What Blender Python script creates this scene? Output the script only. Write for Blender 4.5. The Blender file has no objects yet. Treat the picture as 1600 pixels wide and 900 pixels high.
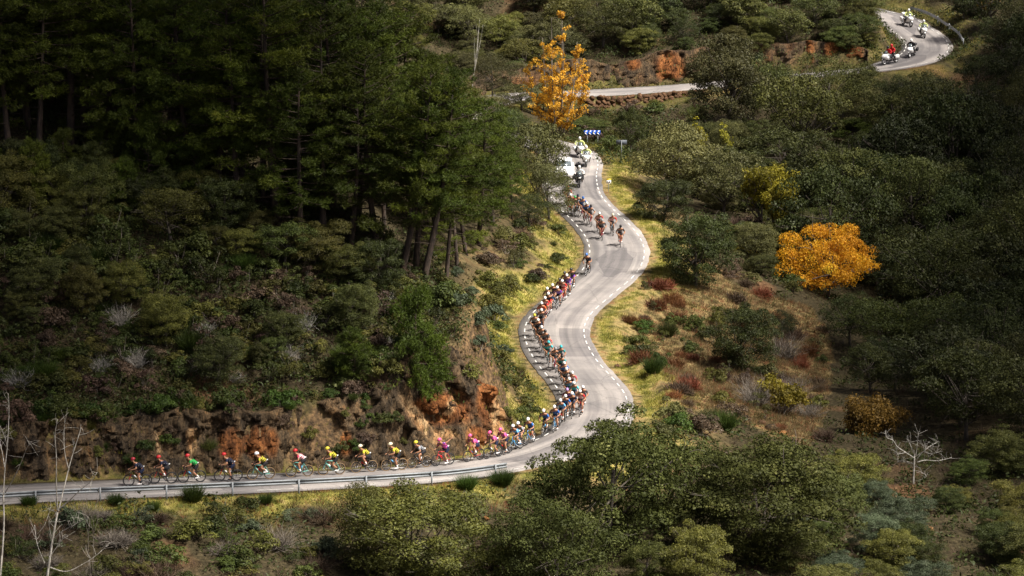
import bpy, math, random
import numpy as np
from mathutils import Vector, Matrix

random.seed(7)
RNG = np.random.default_rng(11)
R = math.radians
SC = bpy.context.scene
COL = SC.collection

# ------------------------------------------------------------------ camera
F_PX, PITCH, CAM_H = 6500.0, R(9.3), 52.0        # lens in 1600-px pixels, tilt, eye height above the near road
cam_d = bpy.data.cameras.new('camera')
cam_d.sensor_width = 36.0
cam_d.lens = F_PX / 1600.0 * 36.0
cam_d.clip_start, cam_d.clip_end = 1.0, 6000.0
cam = bpy.data.objects.new('camera', cam_d)
cam.location = (0, 0, CAM_H)
cam.rotation_euler = (R(90) - PITCH, 0, 0)
COL.objects.link(cam)
SC.camera = cam

# ------------------------------------------------------------------ sky, sun, exposure
SUN_DIR = Vector((0.52, -0.28, 0.81)).normalized()      # towards the sun
SUN_EL = math.asin(SUN_DIR.z)
SUN_AZ = math.atan2(SUN_DIR.x, SUN_DIR.y)
world = bpy.data.worlds.new('World'); SC.world = world; world.use_nodes = True
wn = world.node_tree.nodes; wl = world.node_tree.links
sky = wn.new('ShaderNodeTexSky'); sky.sky_type = 'NISHITA'; sky.sun_disc = False
sky.sun_elevation = SUN_EL; sky.sun_rotation = SUN_AZ; sky.dust_density = 5.0; sky.air_density = 0.4; sky.ozone_density = 0.2
bgn = wn['Background']; bgn.inputs['Strength'].default_value = 0.07
wl.new(sky.outputs['Color'], bgn.inputs['Color'])
sun_d = bpy.data.lights.new('sun', 'SUN'); sun_d.energy = 4.6; sun_d.angle = R(9.0); sun_d.color = (1.0, 0.945, 0.85)
sun = bpy.data.objects.new('sun', sun_d)
sun.rotation_euler = (-SUN_DIR).to_track_quat('-Z', 'Y').to_euler()
sun.location = (40, 100, 200)
COL.objects.link(sun)
SC.view_settings.view_transform = 'Standard'; SC.view_settings.look = 'None'
SC.view_settings.gamma = 1.0; SC.view_settings.use_curve_mapping = False
SC.view_settings.exposure = 1.08
SC.render.engine = 'CYCLES'
SC.cycles.use_denoising = True
SC.cycles.max_bounces = 6; SC.cycles.diffuse_bounces = 3; SC.cycles.glossy_bounces = 2
SC.cycles.transmission_bounces = 3; SC.cycles.transparent_max_bounces = 8
SC.cycles.sample_clamp_indirect = 4.0

# ------------------------------------------------------------------ picking points of the place along the view
CP, SP = math.cos(PITCH), math.sin(PITCH)
def at(px, py, t):
    """world point seen at pixel (of 1600x900) at depth t"""
    xc, yc = (px - 800) / F_PX * t, (450 - py) / F_PX * t
    return np.array([xc, t * CP + yc * SP, CAM_H - t * SP + yc * CP])
def at_z(px, py, z):
    yc = (450 - py) / F_PX
    return at(px, py, (CAM_H - z) / (SP - yc * CP))
def to_px(P):
    P = np.asarray(P, float); d = P - np.array([0, 0, CAM_H])
    t = d[..., 1] * CP - d[..., 2] * SP
    u = d[..., 1] * SP + d[..., 2] * CP
    t = np.where(np.abs(t) < 1e-3, 1e-3, t)
    return 800 + d[..., 0] / t * F_PX, 450 - u / t * F_PX, t

# ------------------------------------------------------------------ noise
def _hash(ix, iy, iz, seed):
    h = (ix.astype(np.int64) * 374761393 + iy.astype(np.int64) * 668265263 + iz.astype(np.int64) * 2147483647 + seed * 974711) & 0x7fffffff
    h = ((h ^ (h >> 13)) * 1274126177) & 0x7fffffff
    return ((h ^ (h >> 16)) & 0xffff) / 65535.0
def vnoise(x, y, z=None, seed=0):
    x = np.asarray(x, float); y = np.asarray(y, float); z = np.zeros_like(x) if z is None else np.asarray(z, float)
    ix, iy, iz = np.floor(x), np.floor(y), np.floor(z)
    fx, fy, fz = x - ix, y - iy, z - iz
    fx, fy, fz = [f * f * (3 - 2 * f) for f in (fx, fy, fz)]
    r = 0
    for a in (0, 1):
        for b in (0, 1):
            for c in (0, 1):
                w = (fx if a else 1 - fx) * (fy if b else 1 - fy) * (fz if c else 1 - fz)
                r = r + w * _hash(ix + a, iy + b, iz + c, seed)
    return r * 2 - 1
def fbm(x, y, z=None, seed=0, octaves=4):
    r, a = 0, 1.0; zz = None if z is None else np.asarray(z, float)
    for k in range(octaves):
        s = 2.0 ** k
        r = r + a * vnoise(np.asarray(x) * s, np.asarray(y) * s, None if zz is None else zz * s, seed + k * 17); a *= 0.5
    return r / 1.9

def blocks(x, y, seed=0):
    """fractured facets: every cell has its own offset and tilt"""
    x = np.asarray(x, float); y = np.asarray(y, float); ix, iy = np.floor(x), np.floor(y); best = np.full(x.shape, 9.0); val = np.zeros(x.shape)
    for a in (-1, 0, 1):
        for b in (-1, 0, 1):
            cx, cy = ix + a, iy + b; z = cx * 0
            px = cx + _hash(cx, cy, z, seed); py = cy + _hash(cx, cy, z, seed + 1); d = (x - px) ** 2 + (y - py) ** 2
            v = _hash(cx, cy, z, seed + 2) - 0.5 + (x - px) * (_hash(cx, cy, z, seed + 3) - 0.5) * 1.2 + (y - py) * (_hash(cx, cy, z, seed + 4) - 0.35) * 0.9
            m = d < best; val = np.where(m, v, val); best = np.where(m, d, best)
    return val

# ------------------------------------------------------------------ materials
def _nt(name):
    m = bpy.data.materials.new(name); m.use_nodes = True
    nt = m.node_tree; nt.nodes.clear()
    out = nt.nodes.new('ShaderNodeOutputMaterial')
    return m, nt, nt.nodes, nt.links, out
def _ramp(n, stops):
    r = n.new('ShaderNodeValToRGB'); cr = r.color_ramp
    while len(cr.elements) < len(stops): cr.elements.new(0.5)
    for e, (p, c) in zip(cr.elements, stops): e.position = p; e.color = (*c, 1)
    return r
_mats = {}
def plain(name, c, rough=0.5, metal=0.0, var=0.12, scale=8.0, spec=0.4):
    """painted or cloth surface with a little procedural unevenness"""
    if name in _mats: return _mats[name]
    m, nt, n, l, out = _nt(name)
    b = n.new('ShaderNodeBsdfPrincipled'); b.inputs['Roughness'].default_value = rough; b.inputs['Metallic'].default_value = metal
    b.inputs['Specular IOR Level'].default_value = spec
    tc = n.new('ShaderNodeTexCoord'); ns = n.new('ShaderNodeTexNoise'); ns.inputs['Scale'].default_value = scale; ns.inputs['Detail'].default_value = 4
    l.new(tc.outputs['Object'], ns.inputs['Vector'])
    rp = _ramp(n, [(0.3, tuple(v * (1 - var) for v in c)), (0.7, tuple(min(1, v * (1 + var)) for v in c))])
    l.new(ns.outputs['Fac'], rp.inputs['Fac']); l.new(rp.outputs['Color'], b.inputs['Base Color'])
    l.new(b.outputs[0], out.inputs[0]); _mats[name] = m
    return m
def foliage(name, c1, c2, c3=None, transl=0.25, rough=0.6, obj_var=0.35, clump=0.9, spec=0.25):
    """leaves: colour differs leaf by leaf, clump by clump and plant by plant"""
    if name in _mats: return _mats[name]
    m, nt, n, l, out = _nt(name)
    geo = n.new('ShaderNodeNewGeometry'); oi = n.new('ShaderNodeObjectInfo')
    tc = n.new('ShaderNodeTexCoord'); ns = n.new('ShaderNodeTexNoise'); ns.inputs['Scale'].default_value = clump; ns.inputs['Detail'].default_value = 4
    l.new(tc.outputs['Object'], ns.inputs['Vector'])
    add = n.new('ShaderNodeMath'); add.operation = 'MULTIPLY_ADD'; add.inputs[1].default_value = 0.24
    l.new(geo.outputs['Random Per Island'], add.inputs[0])
    sub = n.new('ShaderNodeMath'); sub.operation = 'MULTIPLY_ADD'; sub.inputs[1].default_value = 1.7; sub.inputs[2].default_value = -0.46
    l.new(ns.outputs['Fac'], sub.inputs[0]); l.new(sub.outputs[0], add.inputs[2])
    stops = [(0.15, c1), (0.75, c2)] + ([(0.98, c3)] if c3 else [])
    rp = _ramp(n, stops); l.new(add.outputs[0], rp.inputs['Fac'])
    hsv = n.new('ShaderNodeHueSaturation')
    mv = n.new('ShaderNodeMapRange'); mv.inputs['To Min'].default_value = 1 - obj_var; mv.inputs['To Max'].default_value = 1 + obj_var
    mh = n.new('ShaderNodeMapRange'); mh.inputs['To Min'].default_value = 0.482; mh.inputs['To Max'].default_value = 0.512
    l.new(oi.outputs['Random'], mv.inputs['Value']); l.new(mv.outputs[0], hsv.inputs['Value'])
    fr = n.new('ShaderNodeMath'); fr.operation = 'FRACT'; ml = n.new('ShaderNodeMath'); ml.operation = 'MULTIPLY'; ml.inputs[1].default_value = 7.31
    l.new(oi.outputs['Random'], ml.inputs[0]); l.new(ml.outputs[0], fr.inputs[0]); l.new(fr.outputs[0], mh.inputs['Value']); l.new(mh.outputs[0], hsv.inputs['Hue'])
    l.new(rp.outputs['Color'], hsv.inputs['Color'])
    b = n.new('ShaderNodeBsdfPrincipled'); b.inputs['Roughness'].default_value = rough; b.inputs['Specular IOR Level'].default_value = spec
    tr = n.new('ShaderNodeBsdfTranslucent'); mx = n.new('ShaderNodeMixShader'); mx.inputs[0].default_value = transl
    l.new(hsv.outputs[0], b.inputs['Base Color']); l.new(hsv.outputs[0], tr.inputs['Color'])
    l.new(b.outputs[0], mx.inputs[1]); l.new(tr.outputs[0], mx.inputs[2]); l.new(mx.outputs[0], out.inputs[0])
    _mats[name] = m
    return m
def bark(name, c1, c2, scale=6.0):
    if name in _mats: return _mats[name]
    m, nt, n, l, out = _nt(name)
    tc = n.new('ShaderNodeTexCoord'); mp = n.new('ShaderNodeMapping'); mp.inputs['Scale'].default_value = (1, 1, 0.25)
    ns = n.new('ShaderNodeTexNoise'); ns.inputs['Scale'].default_value = scale; ns.inputs['Detail'].default_value = 6
    l.new(tc.outputs['Object'], mp.inputs[0]); l.new(mp.outputs[0], ns.inputs['Vector'])
    rp = _ramp(n, [(0.35, c1), (0.65, c2)]); l.new(ns.outputs['Fac'], rp.inputs['Fac'])
    b = n.new('ShaderNodeBsdfPrincipled'); b.inputs['Roughness'].default_value = 0.9
    bp = n.new('ShaderNodeBump'); bp.inputs['Strength'].default_value = 0.6; bp.inputs['Distance'].default_value = 0.03
    l.new(ns.outputs['Fac'], bp.inputs['Height']); l.new(bp.outputs[0], b.inputs['Normal'])
    l.new(rp.outputs['Color'], b.inputs['Base Color']); l.new(b.outputs[0], out.inputs[0]); _mats[name] = m
    return m
def rock_material(name, cols, scale=0.5, streak=True, ochre=None):
    m, nt, n, l, out = _nt(name)
    tc = n.new('ShaderNodeTexCoord')
    mp = n.new('ShaderNodeMapping'); mp.inputs['Scale'].default_value = (1.3, 1.3, 0.5) if streak else (1, 1, 1)
    l.new(tc.outputs['Object'], mp.inputs[0])
    n1 = n.new('ShaderNodeTexNoise'); n1.inputs['Scale'].default_value = scale; n1.inputs['Detail'].default_value = 9; n1.inputs['Roughness'].default_value = 0.74
    l.new(mp.outputs[0], n1.inputs['Vector'])
    rp = _ramp(n, cols); l.new(n1.outputs['Fac'], rp.inputs['Fac']); col = rp.outputs['Color']
    if ochre:
        vc = n.new('ShaderNodeVertexColor'); vc.layer_name = 'cover'; sp = n.new('ShaderNodeSeparateColor'); l.new(vc.outputs[0], sp.inputs[0])
        for k_, cc in enumerate(ochre):
            r2 = _ramp(n, cc); l.new(n1.outputs['Fac'], r2.inputs['Fac']); q = n.new('ShaderNodeMix'); q.data_type = 'RGBA'; l.new(sp.outputs[k_], q.inputs[0]); l.new(col, q.inputs[6]); l.new(r2.outputs['Color'], q.inputs[7]); col = q.outputs[2]
    n2 = n.new('ShaderNodeTexNoise'); n2.inputs['Scale'].default_value = 6.0; n2.inputs['Detail'].default_value = 8; n2.inputs['Roughness'].default_value = 0.7; l.new(mp.outputs[0], n2.inputs['Vector'])
    rp2 = _ramp(n, [(0.34, (0.16, 0.14, 0.13)), (0.50, (0.8, 0.77, 0.74)), (0.66, (1.35, 1.28, 1.2))]); l.new(n2.outputs['Fac'], rp2.inputs['Fac'])
    mx = n.new('ShaderNodeMix'); mx.data_type = 'RGBA'; mx.blend_type = 'MULTIPLY'; mx.inputs[0].default_value = 0.9
    l.new(col, mx.inputs[6]); l.new(rp2.outputs['Color'], mx.inputs[7])
    wn_ = n.new('ShaderNodeTexNoise'); wn_.inputs['Scale'].default_value = 1.4; wn_.inputs['Detail'].default_value = 4; l.new(tc.outputs['Object'], wn_.inputs['Vector'])
    wm = n.new('ShaderNodeMix'); wm.data_type = 'VECTOR'; wm.inputs[0].default_value = 0.22; mp4 = n.new('ShaderNodeMapping'); mp4.inputs['Scale'].default_value = (1.5, 1.5, 0.8); mp4.inputs['Rotation'].default_value = (0, 0.35, 0); l.new(tc.outputs['Object'], mp4.inputs[0]); l.new(mp4.outputs[0], wm.inputs[4]); l.new(wn_.outputs['Color'], wm.inputs[5])
    vo = n.new('ShaderNodeTexVoronoi'); vo.feature = 'DISTANCE_TO_EDGE'; vo.inputs['Scale'].default_value = 1.5; l.new(wm.outputs[1], vo.inputs['Vector']); vr = _ramp(n, [(0.0, (0.25, 0.23, 0.22)), (0.05, (1, 1, 1))]); l.new(vo.outputs['Distance'], vr.inputs['Fac'])
    mc = n.new('ShaderNodeMix'); mc.data_type = 'RGBA'; mc.blend_type = 'MULTIPLY'; mc.inputs[0].default_value = 0.85; l.new(mx.outputs[2], mc.inputs[6]); l.new(vr.outputs['Color'], mc.inputs[7]); mx = mc
    b = n.new('ShaderNodeBsdfPrincipled'); b.inputs['Roughness'].default_value = 0.9; b.inputs['Specular IOR Level'].default_value = 0.15
    bp = n.new('ShaderNodeBump'); bp.inputs['Strength'].default_value = 1.0; bp.inputs['Distance'].default_value = 0.15
    l.new(n2.outputs['Fac'], bp.inputs['Height']); l.new(bp.outputs[0], b.inputs['Normal'])
    l.new(mx.outputs[2], b.inputs['Base Color']); l.new(b.outputs[0], out.inputs[0])
    return m

# ------------------------------------------------------------------ objects and meshes
def link(o, parent=None):
    COL.objects.link(o)
    if parent is not None: o.parent = parent
    return o
def tag(o, label=None, cat=None, group=None, kind=None):
    if label: o['label'] = label
    if cat: o['category'] = cat
    if group: o['group'] = group
    if kind: o['kind'] = kind
    return o
def empty(name, loc=(0, 0, 0), rz=0.0):
    o = bpy.data.objects.new(name, None); o.empty_display_size = 0.2
    o.location = loc; o.rotation_euler = (0, 0, rz)
    return link(o)
def raw_mesh(name, verts, faces, mats=(), midx=None, smooth=False):
    """fast mesh from arrays; faces is an (n,k) array or a list of such arrays"""
    fl = faces if isinstance(faces, list) else [faces]
    fl = [np.asarray(f, np.int32) for f in fl if len(f)]
    me = bpy.data.meshes.new(name)
    v = np.asarray(verts, np.float32).reshape(-1, 3)
    me.vertices.add(len(v)); me.vertices.foreach_set('co', v.ravel())
    idx = np.concatenate([f.ravel() for f in fl]); cnt = np.concatenate([np.full(len(f), f.shape[1], np.int32) for f in fl])
    st = np.concatenate([[0], np.cumsum(cnt)[:-1]]).astype(np.int32)
    me.loops.add(len(idx)); me.loops.foreach_set('vertex_index', idx)
    me.polygons.add(len(cnt)); me.polygons.foreach_set('loop_start', st); me.polygons.foreach_set('loop_total', cnt)
    if midx is not None: me.polygons.foreach_set('material_index', np.asarray(midx, np.int32))
    if smooth: me.polygons.foreach_set('use_smooth', np.ones(len(cnt), bool))
    for m in mats: me.materials.append(m)
    me.update(calc_edges=True)
    return me
def put(name, me, parent=None, mat=None):
    o = bpy.data.objects.new(name, me)
    link(o, parent)
    if mat is not None:
        if not me.materials: me.materials.append(mat)
        if me.materials[0] is not mat:
            o.material_slots[0].link = 'OBJECT'; o.material_slots[0].material = mat
    return o
class MB:
    """collects shapes into one mesh"""
    def __init__(s): s.v, s.f, s.n = [], {}, 0
    def add(s, verts, faces):
        verts = np.asarray(verts, float).reshape(-1, 3); s.v.append(verts)
        for f in faces:
            s.f.setdefault(len(f), []).append([i + s.n for i in f])
        s.n += len(verts)
    def grid(s, P, closed_u=False, cap=False):
        """P[i][j]: rings i of points j (rings closed)"""
        P = np.asarray(P, float); a, b = P.shape[:2]; F = []
        for i in range(a - 1 + (1 if closed_u else 0)):
            for j in range(b):
                F.append((i * b + j, i * b + (j + 1) % b, ((i + 1) % a) * b + (j + 1) % b, ((i + 1) % a) * b + j))
        if cap and not closed_u:
            F.append(tuple(range(b))[::-1]); F.append(tuple((a - 1) * b + j for j in range(b)))
        s.add(P.reshape(-1, 3), F)
    def tube(s, path, rad, seg=6, cap=True):
        path = np.asarray(path, float); k = len(path)
        rad = np.full(k, rad) if np.isscalar(rad) else np.asarray(rad, float)
        T = np.gradient(path, axis=0); T /= np.linalg.norm(T, axis=1)[:, None] + 1e-9
        up = np.array([0, 0, 1.0]) if abs(T[0][2]) < 0.9 else np.array([1.0, 0, 0])
        rings = []
        n = np.cross(up, T[0]); n /= np.linalg.norm(n)
        for i in range(k):
            n = n - T[i] * np.dot(n, T[i]); n /= np.linalg.norm(n) + 1e-9
            b = np.cross(T[i], n)
            a = np.arange(seg) * 2 * math.pi / seg
            rings.append(path[i] + rad[i] * (np.cos(a)[:, None] * n + np.sin(a)[:, None] * b))
        s.grid(rings, cap=cap)
    def box(s, c, size, rot=None, taper=1.0):
        sx, sy, sz = [q / 2 for q in size]
        V = np.array([(-sx, -sy, -sz), (sx, -sy, -sz), (sx, sy, -sz), (-sx, sy, -sz),
                      (-sx * taper, -sy * taper, sz), (sx * taper, -sy * taper, sz), (sx * taper, sy * taper, sz), (-sx * taper, sy * taper, sz)])
        if rot is not None: V = V @ np.array(rot.to_3x3() if hasattr(rot, 'to_3x3') else rot).T
        s.add(V + np.asarray(c), [(3, 2, 1, 0), (4, 5, 6, 7), (0, 1, 5, 4), (1, 2, 6, 5), (2, 3, 7, 6), (3, 0, 4, 7)])
    def ball(s, c, r, nu=10, nv=7, rot=None, fn=None):
        r = np.full(3, r) if np.isscalar(r) else np.asarray(r, float)
        rings = []
        for i in range(nv):
            th = math.pi * (i + 0.03) / (nv - 1 + 0.06)
            a = np.arange(nu) * 2 * math.pi / nu
            p = np.stack([math.sin(th) * np.cos(a), math.sin(th) * np.sin(a), np.full(nu, math.cos(th))], 1)
            if fn is not None: p = fn(p)
            p = p * r
            if rot is not None: p = p @ np.array(rot.to_3x3()).T
            rings.append(p + np.asarray(c))
        s.grid(rings, cap=True)
    def ring(s, c, rad, r, axis='y', seg=28, tseg=6, wy=None):
        a = np.arange(seg) * 2 * math.pi / seg; b = np.arange(tseg) * 2 * math.pi / tseg
        wy = r if wy is None else wy
        rings = []
        for q in a:
            rr = rad + r * np.cos(b)
            rings.append(np.stack([c[0] + rr * math.cos(q), c[1] + wy * np.sin(b), c[2] + rr * math.sin(q)], 1))
        s.grid(rings, closed_u=True)
    def mesh(s, name, mats=(), smooth=True):
        V = np.concatenate(s.v)
        quads = [np.array(f, np.int32) for f in s.f.values()]
        me = raw_mesh(name, V, quads, mats, smooth=smooth)
        return me
    def put(s, name, mat, parent=None, smooth=True):
        return put(name, s.mesh(name, [mat], smooth), parent)
ORD = ['first', 'second', 'third', 'fourth', 'fifth', 'sixth', 'seventh', 'eighth', 'ninth', 'tenth', 'eleventh', 'twelfth', 'thirteenth', 'fourteenth', 'fifteenth', 'sixteenth', 'seventeenth', 'eighteenth', 'nineteenth', 'twentieth']
def ordinal(i):
    if i < 20: return ORD[i]
    tens = ['twenty', 'thirty', 'forty', 'fifty', 'sixty', 'seventy', 'eighty', 'ninety'][(i + 1) // 10 - 2]
    u = (i + 1) % 10
    return ({'twenty': 'twentieth', 'thirty': 'thirtieth', 'forty': 'fortieth', 'fifty': 'fiftieth', 'sixty': 'sixtieth', 'seventy': 'seventieth', 'eighty': 'eightieth', 'ninety': 'ninetieth'}[tens] if u == 0 else tens + '-' + ORD[u - 1])

# ================================================================== the road's course (pixel, height) -> world
ROAD_PX = [(-700, 812, 1.6), (-300, 790, 1.1), (-100, 779, .9), (80, 768, .75), (300, 759, .5), (500, 750, .3), (650, 741, .1), (729, 732, 0), (801, 719, 0), (845, 708, 0), (876, 696, 0),
           (910, 678, .05), (930, 648, .12), (928, 620, .2), (913, 597, .3), (882, 560, .5), (866, 522, .8), (876, 492, 1.1), (910, 461, 1.5), (950, 427, 2.0), (964, 396, 2.5), (957, 370, 2.9),
           (937, 346, 3.2), (912, 322, 3.5), (897, 301, 3.75), (893, 276, 4.0), (896, 254, 4.2), (885, 238, 4.4), (858, 227, 4.6), (815, 217, 4.8), (765, 204, 5.0), (735, 186, 5.2), (745, 165, 5.3), (800, 151, 5.4), (900, 146, 5.5),
           (1000, 141, 5.6), (1090, 134, 6.0), (1200, 124, 6.6), (1300, 114, 7.3), (1370, 106, 7.9), (1422, 95, 8.3), (1447, 80, 8.7), (1445, 63, 9.1), (1424, 46, 9.6), (1400, 31, 10.1), (1370, 20, 10.6), (1320, 10, 11.1), (1240, 2, 11.7), (1150, -8, 12.3)]
def catmull(P, per=14):
    P = np.asarray(P); out = []
    for i in range(len(P) - 1):
        p0, p1, p2, p3 = P[max(i - 1, 0)], P[i], P[i + 1], P[min(i + 2, len(P) - 1)]
        t = np.linspace(0, 1, per, endpoint=False)[:, None]
        out.append(0.5 * ((2 * p1) + (-p0 + p2) * t + (2 * p0 - 5 * p1 + 4 * p2 - p3) * t ** 2 + (-p0 + 3 * p1 - 3 * p2 + p3) * t ** 3))
    out.append(P[-1:])
    return np.concatenate(out)
def resample(P, step):
    d = np.concatenate([[0], np.cumsum(np.linalg.norm(np.diff(P, axis=0), axis=1))])
    s = np.arange(0, d[-1], step)
    return np.stack([np.interp(s, d, P[:, k]) for k in range(3)], 1), s
_c = catmull([at_z(*p) for p in ROAD_PX])
RC, RS = resample(_c, 0.4)                         # road centre line, running from the near left to the far right
for _ in range(30):                                # smooth the height profile
    RC[1:-1, 2] = (RC[:-2, 2] + RC[1:-1, 2] * 2 + RC[2:, 2]) / 4
for _ in range(6):
    RC[1:-1, :2] = (RC[:-2, :2] + RC[1:-1, :2] * 2 + RC[2:, :2]) / 4
RT = np.gradient(RC, axis=0); RT /= np.linalg.norm(RT, axis=1)[:, None]
RN = np.stack([-RT[:, 1], RT[:, 0], np.zeros(len(RT))], 1); RN /= np.linalg.norm(RN, axis=1)[:, None]   # to the left when running far-wards
RW = 2.55                                          # half the asphalt
def road_near(xy):
    """index of nearest centre point, distance, signed side (+ = RN side)"""
    xy = np.atleast_2d(np.asarray(xy, float)); I = np.empty(len(xy), int); D = np.empty(len(xy))
    for a in range(0, len(xy), 4000):
        q = xy[a:a + 4000]
        dd = (q[:, None, 0] - RC[None, :, 0]) ** 2 + (q[:, None, 1] - RC[None, :, 1]) ** 2
        k = dd.argmin(1); I[a:a + 4000] = k; D[a:a + 4000] = np.sqrt(dd[np.arange(len(q)), k])
    side = np.sign(((xy - RC[I, :2]) * RN[I, :2]).sum(1))
    return I, D, side
RPX, RPY, RPT = to_px(RC)
def road_idx(px, py):                              # nearest centre point to a pixel
    return int(np.argmin((RPX - px) ** 2 + ((RPY - py) * 2) ** 2))
I_NOSE = road_idx(760, 727); I_BEND = road_idx(936, 640); I_TOP = road_idx(858, 227); I_HAIR = road_idx(735, 186); I_FAR = road_idx(800, 151); I_WALL1 = road_idx(1085, 134); I_FR = road_idx(1330, 110)

# ================================================================== terrain
GROUND = [  # (pixel x, pixel y, depth): natural ground
    # left hill, south face
    (-300, 625, 251), (0, 630, 251.5), (200, 628, 253), (400, 622, 254.5), (560, 612, 256), (660, 590, 258), (740, 560, 260),
    (0, 400, 261), (200, 400, 262.5), (400, 400, 264), (560, 420, 265), (-300, 400, 261),
    (0, 200, 271), (200, 200, 272), (400, 200, 273), (540, 250, 274), (-300, 200, 271),
    (0, 0, 282), (200, 0, 283), (400, 0, 284), (0, -300, 302), (300, -300, 302), (500, 60, 286),
    # spur nose and its right flank
    (690, 440, 267), (780, 480, 264), (640, 350, 275), (740, 380, 282), (790, 415, 298), (832, 430, 306), (790, 330, 314), (700, 300, 302), (600, 200, 295), (640, 200, 308),
    (850, 345, 327), (830, 290, 336), (780, 250, 340), (840, 232, 352), (800, 225, 360), (700, 205, 362), (640, 160, 362), (560, 110, 352), (450, 40, 335),
    # head of the valley, far slope
    (700, 100, 414), (700, 0, 424), (850, 100, 414), (850, 0, 426), (1000, 85, 411), (1000, 0, 424), (1200, 70, 411), (1200, 0, 421), (1330, 70, 410), (1330, 0, 420), (500, 0, 405), (300, -60, 400),
    (1000, 190, 396), (930, 215, 380), (900, 195, 390), (960, 260, 362), (1000, 300, 352), (1060, 330, 348),
    (1100, 230, 385), (1200, 220, 385), (1300, 190, 388), (1450, 140, 398), (1560, 110, 402), (1700, 80, 405), (1560, 30, 425), (1600, -50, 440), (1480, -40, 445),
    # right bank falling to the valley
    (1020, 345, 338), (1045, 420, 324), (1010, 500, 305), (990, 560, 292), (1040, 610, 275), (1100, 440, 322), (1100, 520, 307), (1100, 600, 286), (1180, 490, 316), (1200, 560, 301), (1200, 640, 284), (1250, 690, 270), (1280, 560, 306), (1180, 380, 340),
    (1300, 450, 336), (1350, 600, 300), (1400, 500, 325), (1400, 400, 345), (1500, 300, 368), (1500, 400, 345), (1500, 500, 322), (1500, 600, 298), (1600, 300, 366), (1700, 500, 320), (1700, 300, 366),
    (1400, 700, 272), (1550, 700, 272), (1700, 700, 272), (1400, 800, 255), (1550, 850, 247), (1500, 900, 240), (1300, 800, 251), (1300, 900, 238), (1150, 720, 264), (1100, 800, 248), (1100, 900, 235), (1000, 720, 258), (960, 800, 246), (960, 900, 234),
    (860, 780, 248), (860, 900, 236), (760, 800, 246), (760, 900, 240), (640, 800, 243), (640, 900, 236), (500, 800, 240), (500, 900, 233), (300, 800, 236), (300, 900, 229), (100, 805, 234), (100, 900, 228), (-200, 830, 230), (-200, 920, 224),
    (300, 1150, 214), (900, 1150, 218), (1500, 1150, 220), (-200, 1150, 212), (1900, 1100, 224)]
GP = np.array([at(*g) for g in GROUND])
OUT = [(-60, 150, -18), (0, 140, -18), (60, 150, -16), (-120, 100, 0), (120, 100, 2), (0, 60, 22), (0, 0, 49.5), (0, -120, 80), (-300, 0, 60), (300, 0, 60),
       (-160, 250, 25), (-160, 350, 55), (-60, 350, 36), (-100, 450, 60), (0, 520, 60), (100, 520, 62), (-200, 600, 120), (0, 700, 140), (200, 700, 150), (300, 400, 90), (200, 300, 40), (120, 300, 10), (130, 400, 26), (100, 200, -8), (0, 900, 190), (-400, 400, 130), (500, 500, 160), (500, 900, 220), (-500, 900, 230)]
GP = np.concatenate([GP, np.array(OUT, float)])
def _U(r2): return np.where(r2 > 1e-9, r2 * np.log(r2 + 1e-12) * 0.5, 0)
_S = 100.0
_X = GP[:, :2] / _S
_n = len(_X)
_K = _U(((_X[:, None] - _X[None]) ** 2).sum(-1)) + np.eye(_n) * 2e-4
_P = np.concatenate([np.ones((_n, 1)), _X], 1)
_A = np.zeros((_n + 3, _n + 3)); _A[:_n, :_n] = _K; _A[:_n, _n:] = _P; _A[_n:, :_n] = _P.T
_W = np.linalg.solve(_A, np.concatenate([GP[:, 2], np.zeros(3)]))
def base_height(xy):
    xy = np.atleast_2d(xy) / _S; z = np.empty(len(xy))
    for a in range(0, len(xy), 20000):
        q = xy[a:a + 20000]
        z[a:a + 20000] = _U(((q[:, None] - _X[None]) ** 2).sum(-1)) @ _W[:_n] + _W[_n] + q @ _W[_n + 1:]
    return z
def slopes(I, side):
    """steepness of cutting (up) and bank (down) along the road, and width of the verge"""
    cut = np.full(len(I), 0.8); fill = np.full(len(I), 0.75); verge = np.full(len(I), 0.9)
    left = side > 0
    m = left & (I < I_NOSE + 25); cut[m] = 3.2; verge[m] = 1.3
    m = left & (I >= I_NOSE + 25) & (I < I_BEND); cut[m] = 1.4; verge[m] = 1.1
    m = left & (I >= I_BEND) & (I < I_TOP); cut[m] = 0.62; verge[m] = 0.8
    m = (~left) & (I >= I_BEND - 20) & (I < I_TOP); fill[m] = 0.38; verge[m] = 1.7
    m = left & (I >= I_FAR - 20); cut[m] = 2.2; verge[m] = 1.2
    m = (~left) & (I >= I_FAR) & (I < I_WALL1 + 20); fill[m] = 3.0; verge[m] = 0.7
    m = (~left) & (I >= I_WALL1 + 20); fill[m] = 0.7; verge[m] = 1.2
    return cut, fill, verge
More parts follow.
